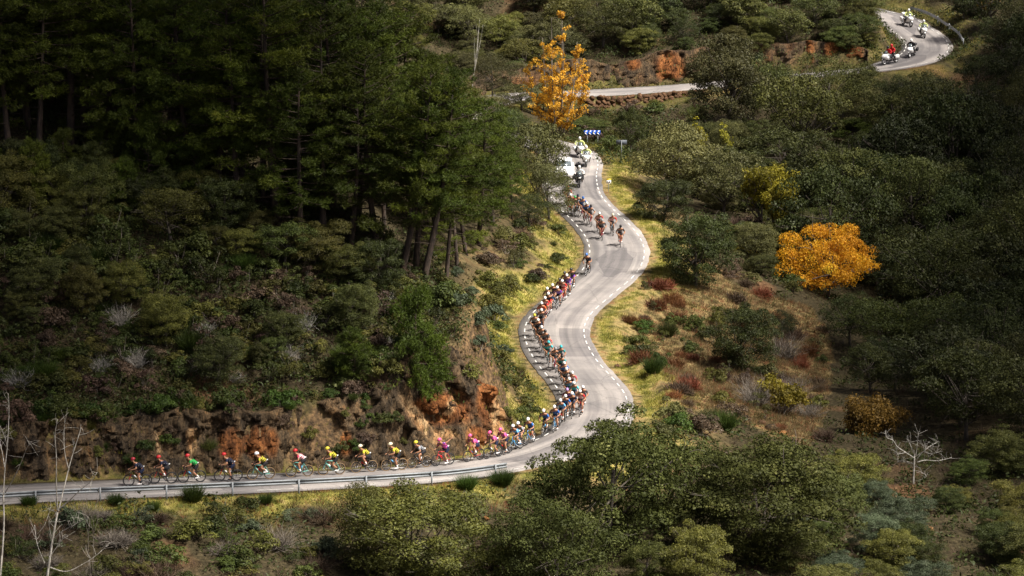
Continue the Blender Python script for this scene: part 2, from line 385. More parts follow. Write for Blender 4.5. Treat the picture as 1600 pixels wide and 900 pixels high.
def height(xy, rough=True):
    xy = np.atleast_2d(np.asarray(xy, float))
    z = base_height(xy)
    I, D, side = road_near(xy)
    # height along the road, a little smoothed between neighbours
    rz = RC[I, 2]
    cut, fill, verge = slopes(I, side)
    e = np.maximum(0, D - RW - verge)
    nz = 0
    if rough:
        nz = 0.28 * fbm(xy[:, 0] * 0.35, xy[:, 1] * 0.35, seed=3) + 0.9 * vnoise(xy[:, 0] * 0.07, xy[:, 1] * 0.07, seed=9) * np.clip((D - 8) / 14, 0, 1)
    up = rz + cut * e + nz * np.clip(e / 1.5, 0, 1); dn = rz - fill * e + nz * np.clip(e / 1.5, 0, 1)
    south = (side < 0) & (I < I_BEND - 25)             # the near bank always falls away from the road
    up = np.where(south, rz - 0.30 * np.minimum(e, 7) + nz * np.clip(e / 1.5, 0, 1) * 0.6 + np.maximum(0, e - 9) * 3.0, up)
    z = np.minimum(z + nz, up); z = np.maximum(z, dn)
    z = np.where(D < RW + verge, rz - 0.05 - 0.03 * np.clip(D - RW, 0, 1), z)
    return z
HG = {}
def hfast(xy):
    """height from the finished ground sheet's fine part"""
    xy = np.atleast_2d(xy); x0, y0, st, Z = HG['x0'], HG['y0'], HG['st'], HG['Z']
    u = np.clip((xy[:, 0] - x0) / st, 0, Z.shape[1] - 1.001); v = np.clip((xy[:, 1] - y0) / st, 0, Z.shape[0] - 1.001)
    i, j = u.astype(int), v.astype(int); fu, fv = u - i, v - j
    return (Z[j, i] * (1 - fu) + Z[j, i + 1] * fu) * (1 - fv) + (Z[j + 1, i] * (1 - fu) + Z[j + 1, i + 1] * fu) * fv
_TS = np.arange(190, 480, 0.4)
def ground_ray(px, py, t0=190, t1=480):
    """first ground point along a pixel's ray"""
    a0, d = at(px, py, 0.0), at(px, py, 1.0) - at(px, py, 0.0)
    ts = _TS[(_TS >= t0) & (_TS <= t1)]; P = a0 + d * ts[:, None]
    b = np.nonzero(P[:, 2] < hfast(P[:, :2]))[0]
    if not len(b): return None
    p = P[b[0]].copy(); p[2] = hfast(p[None, :2])[0]
    return p
def on_road(px, py):
    z = RC[road_idx(px, py), 2]
    for _ in range(12):
        p = at_z(px, py, z); I, D, s = road_near(p[None, :2]); z = RC[I[0], 2]
    return p, int(I[0])
# ---- ground sheet: fine where the camera looks, coarse out to the far hills
def axis(a, b, step, lo, hi, grow=1.28):
    mid = list(np.arange(a, b + 1e-6, step)); s = step
    L = []; x = a
    while x > lo: s *= grow; x -= s; L.append(max(x, lo))
    s = step; H_ = []; x = mid[-1]
    while x < hi: s *= grow; x += s; H_.append(min(x, hi))
    return np.array(L[::-1] + mid + H_)
gx = axis(-48, 66, 0.5, -700, 700); gy = axis(216, 450, 0.5, -200, 1300)
GX, GY = np.meshgrid(gx, gy); gxy = np.stack([GX.ravel(), GY.ravel()], 1)
gz = height(gxy)
nxg, nyg = len(gx), len(gy)
_fx = np.nonzero((gx >= -48) & (gx <= 66))[0]; _fy = np.nonzero((gy >= 216) & (gy <= 450))[0]
HG.update(x0=gx[_fx[0]], y0=gy[_fy[0]], st=0.5, Z=gz.reshape(nyg, nxg)[_fy[0]:_fy[-1] + 1, _fx[0]:_fx[-1] + 1])
ii = np.arange(nyg - 1)[:, None] * nxg + np.arange(nxg - 1)[None]
gq = np.stack([ii, ii + 1, ii + nxg + 1, ii + nxg], -1).reshape(-1, 4)
gme = raw_mesh('ground', np.concatenate([gxy, gz[:, None]], 1), gq, smooth=True)
gI, gD, gS = road_near(gxy)
gpx, gpy, gpt = to_px(np.concatenate([gxy, gz[:, None]], 1))
def inside(px, py, poly):
    poly = np.asarray(poly, float); c = np.zeros(np.shape(px), bool); n = len(poly)
    for i in range(n):
        x1, y1 = poly[i]; x2, y2 = poly[(i + 1) % n]
        if y1 == y2: continue
        c ^= ((y1 > py) != (y2 > py)) & (px < (x2 - x1) * (py - y1) / (y2 - y1) + x1)
    return c
BANK = [(915, 545), (950, 480), (1012, 420), (1010, 370), (950, 300), (925, 255), (945, 225), (985, 250), (1010, 320), (1050, 360), (1150, 450), (1270, 480), (1300, 540), (1290, 640), (1262, 705), (1140, 650), (1060, 640), (985, 680)]
e_ = np.clip((gD - RW) / 4.0, 0, 1)
jit = fbm(gxy[:, 0] * 0.5, gxy[:, 1] * 0.5, seed=21)
near_road = np.clip(1.05 - (gD - RW - 0.5) / 3.0 + 1.1 * jit, 0, 1) * (gI > 60) * np.clip((gD - RW - 0.35 - 0.5 * np.abs(jit)) / 0.4, 0, 1)
bank = inside(gpx, gpy, BANK) & (gpt < 360)
grass = np.clip(near_road, 0, 1) * np.where(gI > I_TOP, 0.25, 1.0)
dry = np.clip(np.where(bank, 0.85 + 0.5 * jit, 0) + 0.6 * np.clip(1 - (gD - RW - 2) / 5.0 + 0.8 * jit, 0, 1) * (gI > I_NOSE) * (gI < I_TOP), 0, 1)
south = (gI < I_NOSE) & (gS < 0); grass = np.where(south, grass * 0.8, grass); grass = np.where((gI < I_NOSE) & (gS > 0), grass * 0.35, grass)
dzx = np.abs(np.gradient(gz.reshape(nyg, nxg), gx, axis=1)).ravel(); dzy = np.abs(np.gradient(gz.reshape(nyg, nxg), gy, axis=0)).ravel()
steep = np.clip((np.hypot(dzx, dzy) - 1.35) / 0.5, 0, 1) * np.clip(1 - (gD - RW - 3.5) / 2.0, 0, 1)
soil = np.clip(0.5 + 0.9 * fbm(gxy[:, 0] * 0.16, gxy[:, 1] * 0.16, seed=31), 0, 1)
attr = gme.color_attributes.new('cover', 'FLOAT_COLOR', 'POINT')
attr.data.foreach_set('color', np.stack([grass, steep, soil, dry], 1).astype(np.float32).ravel())
def ground_material():
    m, nt, n, l, out = _nt('ground_earth')
    at_ = n.new('ShaderNodeVertexColor'); at_.layer_name = 'cover'; sp = n.new('ShaderNodeSeparateColor'); l.new(at_.outputs[0], sp.inputs[0])
    tc = n.new('ShaderNodeTexCoord')
    def noise(s, d=5): q = n.new('ShaderNodeTexNoise'); q.inputs['Scale'].default_value = s; q.inputs['Detail'].default_value = d; l.new(tc.outputs['Object'], q.inputs['Vector']); return q
    n1, n2, n3 = noise(0.5), noise(4.0), noise(1.3)
    litter = _ramp(n, [(0.3, (0.022, 0.018, 0.010)), (0.55, (0.045, 0.036, 0.019)), (0.75, (0.085, 0.066, 0.036))]); l.new(n2.outputs['Fac'], litter.inputs['Fac'])
    red = _ramp(n, [(0.3, (0.065, 0.034, 0.018)), (0.6, (0.13, 0.075, 0.038)), (0.8, (0.21, 0.14, 0.08))]); l.new(n2.outputs['Fac'], red.inputs['Fac'])
    gr = _ramp(n, [(0.30, (0.07, 0.085, 0.02)), (0.43, (0.17, 0.17, 0.035)), (0.55, (0.32, 0.28, 0.07)), (0.68, (0.38, 0.29, 0.12)), (0.78, (0.2, 0.13, 0.06))]); l.new(n3.outputs['Fac'], gr.inputs['Fac'])
    rk = _ramp(n, [(0.3, (0.03, 0.022, 0.015)), (0.5, (0.095, 0.062, 0.034)), (0.7, (0.20, 0.125, 0.062))]); l.new(n2.outputs['Fac'], rk.inputs['Fac'])
    def mix(f, a, b): q = n.new('ShaderNodeMix'); q.data_type = 'RGBA'; l.new(f, q.inputs[0]); l.new(a, q.inputs[6]); l.new(b, q.inputs[7]); return q.outputs[2]
    mr = n.new('ShaderNodeMapRange'); mr.inputs['From Min'].default_value = 0.8; mr.inputs['From Max'].default_value = 1.0; l.new(sp.outputs[2], mr.inputs['Value'])
    c = mix(mr.outputs[0], litter.outputs[0], red.outputs[0])
    st = _ramp(n, [(0.3, (0.06, 0.045, 0.02)), (0.42, (0.13, 0.10, 0.04)), (0.54, (0.27, 0.20, 0.09)), (0.64, (0.20, 0.115, 0.05)), (0.8, (0.22, 0.10, 0.05))]); l.new(n3.outputs['Fac'], st.inputs['Fac'])
    c = mix(at_.outputs[1], c, st.outputs[0]); c = mix(sp.outputs[0], c, gr.outputs[0]); c = mix(sp.outputs[1], c, rk.outputs[0])
    b = n.new('ShaderNodeBsdfPrincipled'); b.inputs['Roughness'].default_value = 0.95; b.inputs['Specular IOR Level'].default_value = 0.1
    bp = n.new('ShaderNodeBump'); bp.inputs['Strength'].default_value = 0.8; bp.inputs['Distance'].default_value = 0.15; l.new(n2.outputs['Fac'], bp.inputs['Height']); l.new(bp.outputs[0], b.inputs['Normal'])
    l.new(c, b.inputs['Base Color']); l.new(b.outputs[0], out.inputs[0])
    return m
gme.materials.append(ground_material())
ground = tag(put('ground', gme), kind='structure')

# ---- road ribbon
def asphalt_material():
    m, nt, n, l, out = _nt('worn_asphalt')
    tc = n.new('ShaderNodeTexCoord'); uv = n.new('ShaderNodeUVMap')
    def noise(s, d=5, v=None, ro=0.55): q = n.new('ShaderNodeTexNoise'); q.inputs['Scale'].default_value = s; q.inputs['Detail'].default_value = d; q.inputs['Roughness'].default_value = ro; l.new(v or tc.outputs['Object'], q.inputs['Vector']); return q
    mp = n.new('ShaderNodeMapping'); mp.inputs['Scale'].default_value = (0.055, 1.1, 1); l.new(uv.outputs[0], mp.inputs[0])
    streak = noise(1.0, 5, mp.outputs[0]); blot = noise(0.28, 4); fine = noise(14, 6, ro=0.7)
    base = _ramp(n, [(0.28, (0.19, 0.181, 0.181)), (0.5, (0.26, 0.246, 0.241)), (0.72, (0.325, 0.307, 0.293))]); l.new(streak.outputs['Fac'], base.inputs['Fac'])
    b2 = _ramp(n, [(0.35, (0.78, 0.77, 0.78)), (0.65, (1.14, 1.11, 1.08))]); l.new(blot.outputs['Fac'], b2.inputs['Fac'])
    b3 = _ramp(n, [(0.3, (0.82, 0.82, 0.82)), (0.6, (1.06, 1.06, 1.06))]); l.new(fine.outputs['Fac'], b3.inputs['Fac'])
    vo = n.new('ShaderNodeTexVoronoi'); vo.feature = 'DISTANCE_TO_EDGE'; vo.inputs['Scale'].default_value = 0.42
    wob = noise(1.2, 4); wa = n.new('ShaderNodeMix'); wa.data_type = 'VECTOR'; wa.inputs[0].default_value = 0.25
    l.new(tc.outputs['Object'], wa.inputs[4]); l.new(wob.outputs['Color'], wa.inputs[5]); l.new(wa.outputs[1], vo.inputs['Vector'])
    cr = _ramp(n, [(0.0, (0.72, 0.72, 0.72)), (0.016, (1, 1, 1))]); l.new(vo.outputs['Distance'], cr.inputs['Fac'])
    mp2 = n.new('ShaderNodeMapping'); mp2.inputs['Scale'].default_value = (0.11, 0.36, 1); l.new(uv.outputs[0], mp2.inputs[0])
    pv = n.new('ShaderNodeTexVoronoi'); pv.distance = 'CHEBYCHEV'; pv.inputs['Scale'].default_value = 1.0; l.new(mp2.outputs[0], pv.inputs['Vector'])
    ps = n.new('ShaderNodeSeparateColor'); l.new(pv.outputs['Color'], ps.inputs[0]); pr = _ramp(n, [(0.14, (0.66, 0.66, 0.68)), (0.22, (0.92, 0.92, 0.92)), (0.85, (1.06, 1.05, 1.04))]); l.new(ps.outputs[0], pr.inputs['Fac'])
    mp3 = n.new('ShaderNodeMapping'); mp3.inputs['Scale'].default_value = (0.02, 1.0, 1); l.new(uv.outputs[0], mp3.inputs[0]); tr = noise(1.5, 3, mp3.outputs[0]); trr = _ramp(n, [(0.38, (0.74, 0.74, 0.75)), (0.58, (1.08, 1.07, 1.06))]); l.new(tr.outputs['Fac'], trr.inputs['Fac'])
    def mul(a, b): q = n.new('ShaderNodeMix'); q.data_type = 'RGBA'; q.blend_type = 'MULTIPLY'; q.inputs[0].default_value = 1; l.new(a, q.inputs[6]); l.new(b, q.inputs[7]); return q.outputs[2]
    c = mul(mul(mul(mul(mul(base.outputs[0], b2.outputs[0]), b3.outputs[0]), cr.outputs[0]), pr.outputs[0]), trr.outputs[0])
    b = n.new('ShaderNodeBsdfPrincipled'); b.inputs['Roughness'].default_value = 0.8; b.inputs['Specular IOR Level'].default_value = 0.3
    bp = n.new('ShaderNodeBump'); bp.inputs['Strength'].default_value = 0.35; bp.inputs['Distance'].default_value = 0.02; l.new(fine.outputs['Fac'], bp.inputs['Height']); l.new(bp.outputs[0], b.inputs['Normal'])
    l.new(c, b.inputs['Base Color']); l.new(b.outputs[0], out.inputs[0])
    return m
offs = np.array([-RW - 0.02, -RW, -RW / 2, 0, RW / 2, RW, RW + 0.02]); nr = len(RC)
wob = 0.13 * fbm(RS * 0.8, RS * 0 + 3.3, seed=5)
rv = np.stack([RC + RN * ((o + (np.sign(o) * wob if abs(o) > 2 else 0 * wob))[:, None]) for o in offs], 1)
rv[:, 0, 2] -= 0.16; rv[:, -1, 2] -= 0.16; rv[:, 3, 2] += 0.02
k = len(offs); jj = np.arange(nr - 1)[:, None] * k + np.arange(k - 1)[None]
rq = np.stack([jj, jj + k, jj + k + 1, jj + 1], -1).reshape(-1, 4)[:, ::-1]
rme = raw_mesh('road', rv.reshape(-1, 3), rq, [asphalt_material()], smooth=True)
uvl = rme.uv_layers.new(name='UVMap'); uvs = np.stack([np.repeat(RS, k), np.tile(offs, nr)], 1)
li = np.empty(len(rme.loops), np.int32); rme.loops.foreach_get('vertex_index', li); uvl.data.foreach_set('uv', uvs[li].astype(np.float32).ravel())
road = tag(put('road', rme), kind='structure')
# painted edge lines: short dashes along both edges, each its own piece
paint = plain('white_road_paint', (0.64, 0.63, 0.60), 0.6, var=0.3, scale=2.5)
def dash(s0, s1, off, w=0.08):
    ss = np.linspace(s0, s1, 4); c = np.stack([np.interp(ss, RS, RC[:, q]) for q in range(3)], 1); nn = np.stack([np.interp(ss, RS, RN[:, q]) for q in range(3)], 1)
    lift = 0.012 + 0.02 * (1 - abs(off) / RW)
    A = c + nn * (off - w / 2); B = c + nn * (off + w / 2); V = np.empty((8, 3)); V[0::2] = A; V[1::2] = B; V[:, 2] += lift
    f = np.array([[2 * i, 2 * i + 2, 2 * i + 3, 2 * i + 1] for i in range(3)])[:, ::-1]
    put('edge_line', raw_mesh('edge_line', V, f, [paint]), road)
s_now = RS[90]
s_left_end = RS[road_idx(770, 725)]
while s_now < RS[-30]:
    i = int(s_now / 0.4); px = RPX[i]
    if s_now < s_left_end: L_, G_ = 2.2, 2.8
    else: L_, G_ = 1.05, 1.0
    for off in (-2.12, 2.12):
        if (-60 < px < 1660) and not (I_TOP + 30 < i < I_FAR): dash(s_now, s_now + L_, off)
    s_now += L_ + G_

# ---- rock cutting: faces standing beside the road
CLIFF_COLS = [(0.30, (0.018, 0.015, 0.012)), (0.43, (0.050, 0.038, 0.026)), (0.53, (0.098, 0.070, 0.042)), (0.62, (0.15, 0.098, 0.052)), (0.70, (0.24, 0.125, 0.05)), (0.84, (0.40, 0.33, 0.22))]
OCH = [(0.30, (0.035, 0.018, 0.010)), (0.45, (0.15, 0.060, 0.022)), (0.58, (0.29, 0.115, 0.038)), (0.7, (0.38, 0.20, 0.08)), (0.85, (0.46, 0.34, 0.2))]
PAL_ = [(0.30, (0.12, 0.07, 0.035)), (0.45, (0.36, 0.2, 0.09)), (0.6, (0.5, 0.36, 0.2)), (0.8, (0.62, 0.54, 0.40))]
rock_m = rock_material('weathered_rust_rock', CLIFF_COLS, 0.8)
cliff_m = rock_material('cliff_rock', CLIFF_COLS, 0.8, ochre=[OCH, PAL_])
rock_pale = rock_material('pale_rust_rock', [(0.3, (0.20, 0.11, 0.05)), (0.5, (0.42, 0.20, 0.07)), (0.62, (0.5, 0.33, 0.17)), (0.8, (0.62, 0.52, 0.38))], 0.7)
rock_orange = rock_material('orange_rock', [(0.3, (0.13, 0.04, 0.012)), (0.5, (0.34, 0.11, 0.025)), (0.7, (0.48, 0.2, 0.06)), (0.85, (0.5, 0.32, 0.16))], 0.9)
def cliff(name, i0, i1, side, start, lean, top_fn, rows=46, step=0.16, amp=0.55, seed=0, mat=None, spots=(), rust=0.0):
    s = np.arange(RS[i0], RS[i1], step); C = np.stack([np.interp(s, RS, RC[:, q]) for q in range(3)], 1); N = np.stack([np.interp(s, RS, RN[:, q]) for q in range(3)], 1)
    N[:, 2] = 0; N /= np.linalg.norm(N, axis=1)[:, None]; N *= side
    top = top_fn(s, C, N)
    V = []
    for r in range(rows):
        q = r / (rows - 4.0)
        v = np.minimum(q, 1.0)
        hz = v * top
        off = RW + start + lean * hz
        U = s; n1 = fbm(U * 0.35, hz * 0.25, seed=seed, octaves=4)
        o = off + amp * (0.8 * n1 + 1.25 * blocks(U * 0.55, hz * 0.42 + 0.12 * U, seed + 5) + 0.8 * blocks(U * 1.7, hz * 0.7 - 0.2 * U, seed + 15) + 0.5 * blocks(U * 3.6, hz * 1.5, seed + 25))
        if r >= rows - 3: o = o + (r - rows + 4) * 0.7; hz = top - (r - rows + 4) * 0.35 * (r > rows - 3)
        if r == 0: hz = hz - 0.4
        P = C + N * o[:, None]; P[:, 2] = C[:, 2] + hz - 0.05 + (0.12 * vnoise(U * 2, hz * 2 + r, seed=seed + 3) if 0 < r else 0)
        V.append(P)
    V = np.stack(V, 0); a, b = V.shape[:2]
    q = np.arange(a - 1)[:, None] * b + np.arange(b - 1)[None]
    F = np.stack([q, q + 1, q + b + 1, q + b], -1).reshape(-1, 4)
    if side < 0: F = F[:, ::-1]
    me = raw_mesh(name, V.reshape(-1, 3), F, [cliff_m], smooth=False)
    W = V.reshape(-1, 3); qx, qy, _t = to_px(W); wob_ = 0.6 * fbm(qx * 0.03, qy * 0.03, seed=seed + 50) + 0.25 * blocks(qx * 0.06, qy * 0.04, seed + 60)
    ch = np.zeros((len(W), 4), np.float32); ch[:, 3] = 1; ch[:, 0] = np.clip(rust + 1.6 * wob_ - 0.35, 0, 1) * (0.8 if rust else 0)
    for (sx, sy, rx, ry, sl, c_) in spots:                # stained and freshly broken patches of the rock
        d = np.hypot((qx - sx - sl * (qy - sy)) / rx, (qy - sy) / ry); ch[:, c_] = np.maximum(ch[:, c_], np.clip((1.0 - d + 0.5 * wob_) * 3, 0, 1))
    ca = me.color_attributes.new('cover', 'FLOAT_COLOR', 'POINT'); ca.data.foreach_set('color', ch.ravel())
    o = put(name, me)
    return tag(o, kind='structure'), V
def top_left(s, C, N):
    t = np.interp(s, [RS[0], RS[road_idx(0, 772)], RS[road_idx(400, 755)], RS[road_idx(620, 743)], RS[road_idx(729, 732)], RS[road_idx(801, 719)], RS[road_idx(845, 708)], RS[I_BEND - 25]], [3.4, 3.4, 3.6, 4.4, 6.4, 6.6, 4.6, 1.0])
    return t + 0.7 * fbm(s * 0.3, s * 0 + 1, seed=41)
SPOTS = [(685, 640, 52, 34, 0.0, 0), (660, 660, 13, 46, 0.75, 1), (708, 625, 8, 30, -0.3, 1), (692, 678, 24, 9, 0, 1), (360, 695, 26, 34, 0, 0), (398, 690, 24, 30, 0, 0), (425, 692, 14, 28, 0, 0), (540, 692, 13, 22, 0, 0), (250, 690, 8, 22, 0, 1), (300, 690, 8, 24, 0, 1), 
    (765, 610, 22, 70, 0, 0), (800, 600, 10, 80, 0.05, 0), (745, 690, 20, 24, 0, 0), (732, 715, 22, 12, 0, 1), (780, 660, 14, 40, 0, 1)]
left_cliff, LCV = cliff('rock_cliff', 30, I_BEND - 30, 1, 1.0, 0.28, top_left, seed=1, spots=SPOTS, rust=0.0)
def top_far(s, C, N): return (2.7 + 0.9 * fbm(s * 0.25, s * 0 + 7, seed=43)) * np.clip((s - s[0]) / 6, 0.15, 1) * np.clip((s[-1] - s) / 7, 0.1, 1)
far_cliff, FCV = cliff('rock_cliff', I_FAR - 15, road_idx(1395, 101), 1, 1.2, 0.35, top_far, rows=26, step=0.25, amp=0.5, seed=61, rust=0.25, spots=[(1045, 105, 30, 26, 0, 0), (990, 100, 14, 12, 0, 0), (1265, 78, 8, 26, 0, 0), (1300, 80, 14, 20, 0, 0), (1330, 85, 20, 20, 0, 0)])
# ================================================================== vegetation
def quads_from(C, U, V, L, W):
    """leaf-shaped rhombs: centres, long axis, wide axis"""
    n = len(C); P = np.empty((n, 4, 3)); L = L[:, None]; W = W[:, None]
    P[:, 0] = C - U * L; P[:, 1] = C + V * W - U * L * 0.1; P[:, 2] = C + U * L; P[:, 3] = C - V * W - U * L * 0.1
    return P.reshape(-1, 3), np.arange(n * 4).reshape(n, 4)
def unit(v): return v / (np.linalg.norm(v, axis=-1, keepdims=True) + 1e-9)
def leaf_cloud(rng, centers, radii, per, size, flat=0.75, droop=0.0, aspect=0.5):
    """leaves on the skins of clumps"""
    n = len(centers) * per
    d = unit(rng.normal(size=(n, 3))); d[:, 2] = np.where(d[:, 2] < -0.35, -d[:, 2] * 0.6, d[:, 2]); d = unit(d)
    r = radii.repeat(per, 0) * (0.55 + 0.5 * rng.random((n, 1)) ** 0.6)
    C = centers.repeat(per, 0) + d * r * np.array([1, 1, flat])
    nrm = unit(d * 0.9 + rng.normal(size=(n, 3)) * 0.6 + np.array([0, 0, 0.3]))
    U = unit(np.cross(nrm, rng.normal(size=(n, 3)))); U[:, 2] -= droop; U = unit(U); V = unit(np.cross(nrm, U))
    L = size * (0.45 + 1.0 * rng.random(n) ** 1.5); W = L * aspect * (0.8 + 0.5 * rng.random(n))
    return quads_from(C, U, V, L, W)
def curve_pts(a, b, bend, k=5, rng=RNG):
    t = np.linspace(0, 1, k)[:, None]; m = (a + b) / 2 + bend
    return (1 - t) ** 2 * a + 2 * t * (1 - t) * m + t ** 2 * b
def woody(rng, trunk_path, r0, r1, limbs, seg=7, limb_r=0.5):
    mb = MB(); tp = np.asarray(trunk_path, float)
    mb.tube(tp, np.linspace(r0, r1, len(tp)), seg)
    for tgt, frac in limbs:
        i = frac * (len(tp) - 1); a = tp[int(i)] + (tp[min(int(i) + 1, len(tp) - 1)] - tp[int(i)]) * (i - int(i))
        ra = (r0 + (r1 - r0) * frac) * limb_r
        mb.tube(curve_pts(a, np.asarray(tgt), rng.normal(size=3) * 0.2 * np.linalg.norm(tgt - a) * 0.5 + np.array([0, 0, 0.1])), np.linspace(ra, ra * 0.25, 5), 5)
    return mb
BARK_OAK = bark('grey_oak_bark', (0.045, 0.036, 0.028), (0.12, 0.10, 0.08))
BARK_PINE = bark('dark_pine_bark', (0.022, 0.016, 0.012), (0.075, 0.05, 0.035))
BARK_PALE = bark('bleached_bark', (0.20, 0.18, 0.155), (0.50, 0.47, 0.42), 9.0)
BARK_WHITE = bark('bone_white_bark', (0.17, 0.155, 0.135), (0.50, 0.48, 0.44), 9.0)
BARK_GREY = bark('grey_twig_bark', (0.09, 0.075, 0.06), (0.20, 0.17, 0.14))
F_OAK = foliage('holm_oak_leaves', (0.0280, 0.0333, 0.0075), (0.0800, 0.0874, 0.0204), (0.1900, 0.1872, 0.0578), 0.14, obj_var=0.4)
F_FORE = foliage('foreground_oak_leaves', (0.0220, 0.0281, 0.0061), (0.0660, 0.0770, 0.0177), (0.2400, 0.2444, 0.0816), 0.15, obj_var=0.12, clump=0.7, rough=0.65, spec=0.15)
F_DARK = foliage('dark_oak_leaves', (0.0140, 0.0187, 0.0041), (0.0380, 0.0478, 0.0095), (0.0850, 0.0936, 0.0224), 0.12, obj_var=0.4)
F_GREY = foliage('grey_green_leaves', (0.0450, 0.0468, 0.0136), (0.1100, 0.1082, 0.0340), (0.2000, 0.1872, 0.0680), 0.14, obj_var=0.4)
F_PINE = foliage('pine_needles', (0.0300, 0.0437, 0.0048), (0.0750, 0.1019, 0.0095), (0.1500, 0.1716, 0.0204), 0.25, clump=0.5)
F_SHRUB = foliage('shrub_leaves', (0.0240, 0.0343, 0.0068), (0.0620, 0.0780, 0.0150), (0.1300, 0.1352, 0.0340), 0.15, obj_var=0.45)
F_OLIVE = foliage('olive_shrub_leaves', (0.0450, 0.0468, 0.0095), (0.1100, 0.1092, 0.0204), (0.2000, 0.1768, 0.0476), 0.15, obj_var=0.4)
F_BLUE = foliage('blue_green_leaves', (0.032, 0.046, 0.022), (0.082, 0.105, 0.056), (0.17, 0.19, 0.115), 0.15)
F_BROOM = foliage('broom_stems', (0.0220, 0.0416, 0.0068), (0.0550, 0.0884, 0.0122), (0.1200, 0.1456, 0.0238), 0.15)
F_LIME = foliage('yellow_green_leaves', (0.12, 0.11, 0.012), (0.30, 0.26, 0.022), (0.5, 0.42, 0.05), 0.35)
F_BROWN = foliage('dry_heather', (0.045, 0.028, 0.018), (0.105, 0.07, 0.045), (0.2, 0.15, 0.10), 0.1)
F_RED = foliage('dry_bracken', (0.10, 0.035, 0.015), (0.21, 0.085, 0.035), (0.36, 0.20, 0.10), 0.2)
F_STRAW = foliage('straw_grass', (0.14, 0.10, 0.045), (0.31, 0.235, 0.11), (0.5, 0.41, 0.23), 0.3)
F_GRASS = foliage('verge_grass', (0.085, 0.10, 0.018), (0.27, 0.245, 0.045), (0.48, 0.40, 0.12), 0.3, clump=0.35)
F_GOLD = foliage('golden_leaves', (0.42, 0.22, 0.02), (0.78, 0.49, 0.045), (0.86, 0.66, 0.14), 0.4, obj_var=0.02, clump=0.6)
F_ORANGE = foliage('orange_leaves', (0.50, 0.17, 0.014), (0.80, 0.40, 0.028), (0.70, 0.52, 0.05), 0.4, obj_var=0.02, clump=0.45)
F_OCHRE = foliage('ochre_leaves', (0.075, 0.055, 0.010), (0.18, 0.118, 0.016), (0.27, 0.18, 0.03), 0.3, obj_var=0.05)

def oak_proto(seed, h=7.0, w=8.0, clumps=60, per=330, leaf=0.105, trunk_h=0.28, low=0.12, gap=0.5, upper=0.75):
    """returns (crown mesh, trunk mesh); crown of many clumps over an uneven dome"""
    rng = np.random.default_rng(seed); cs = []; rs = []
    tries = 0
    while len(cs) < clumps and tries < 20000:
        tries += 1
        d = unit(rng.normal(size=3)); d[2] = abs(d[2]) if rng.random() < upper else -abs(d[2]) * 0.9
        d = unit(d); f = 0.55 + 0.45 * rng.random() ** 0.5
        lump = 1 + 0.5 * vnoise(np.array([d[0] * 1.7]), np.array([d[1] * 1.7]), np.array([d[2] * 1.7]), seed)[0]
        r = (0.09 + 0.075 * rng.random()) * w
        p = d * f * lump * np.array([w / 2 - r * 0.6, w / 2 - r * 0.6, (h * (1 - low) / 2) - r * 0.5]); p[2] += h * (low + (1 - low) / 2)
        if all(np.linalg.norm(p - c) > gap * (r + q) for c, q in zip(cs, rs)) or rng.random() < 0.06: cs.append(p); rs.append(r)
    cs = np.array(cs); rs = np.array(rs)[:, None]
    V, F = leaf_cloud(rng, cs, rs, per, leaf, flat=0.72)
    kz = h / np.percentile(V[:, 2], 99.6); kw = w / (np.percentile(V[:, 0], 99.3) - np.percentile(V[:, 0], 0.7)); kk = np.array([kw, kw, kz])
    c4 = V.reshape(-1, 4, 3).mean(1, keepdims=True); V = ((V.reshape(-1, 4, 3) - c4) + c4 * kk).reshape(-1, 3); cs = cs * kk
    lean = rng.normal(size=2) * 0.06 * h
    tp = [np.array([0, 0, -0.5]), np.array([lean[0] * .3, lean[1] * .3, h * trunk_h * 0.5]), np.array([lean[0], lean[1], h * trunk_h * 1.4]), np.array([lean[0] * 1.3, lean[1] * 1.1, h * 0.62])]
    sel = rng.permutation(len(cs))[:22]
    tm = woody(rng, tp, 0.032 * h, 0.012 * h, [(cs[i], 0.3 + 0.6 * rng.random()) for i in sel])
    for i in range(26):
        c = cs[sel[rng.integers(len(sel))]]; d = unit(c - np.array([0, 0, h * 0.45]) + rng.normal(size=3) * 0.6); q = c + d * rs[rng.integers(len(rs))] * 0.7
        tm.tube(curve_pts(c, q + d * (0.3 + 0.5 * rng.random()), rng.normal(size=3) * 0.2, 4), np.linspace(0.03, 0.008, 4), 4)
    return raw_mesh('crown', V, F, [F_OAK]), tm.mesh('trunk', [BARK_OAK])
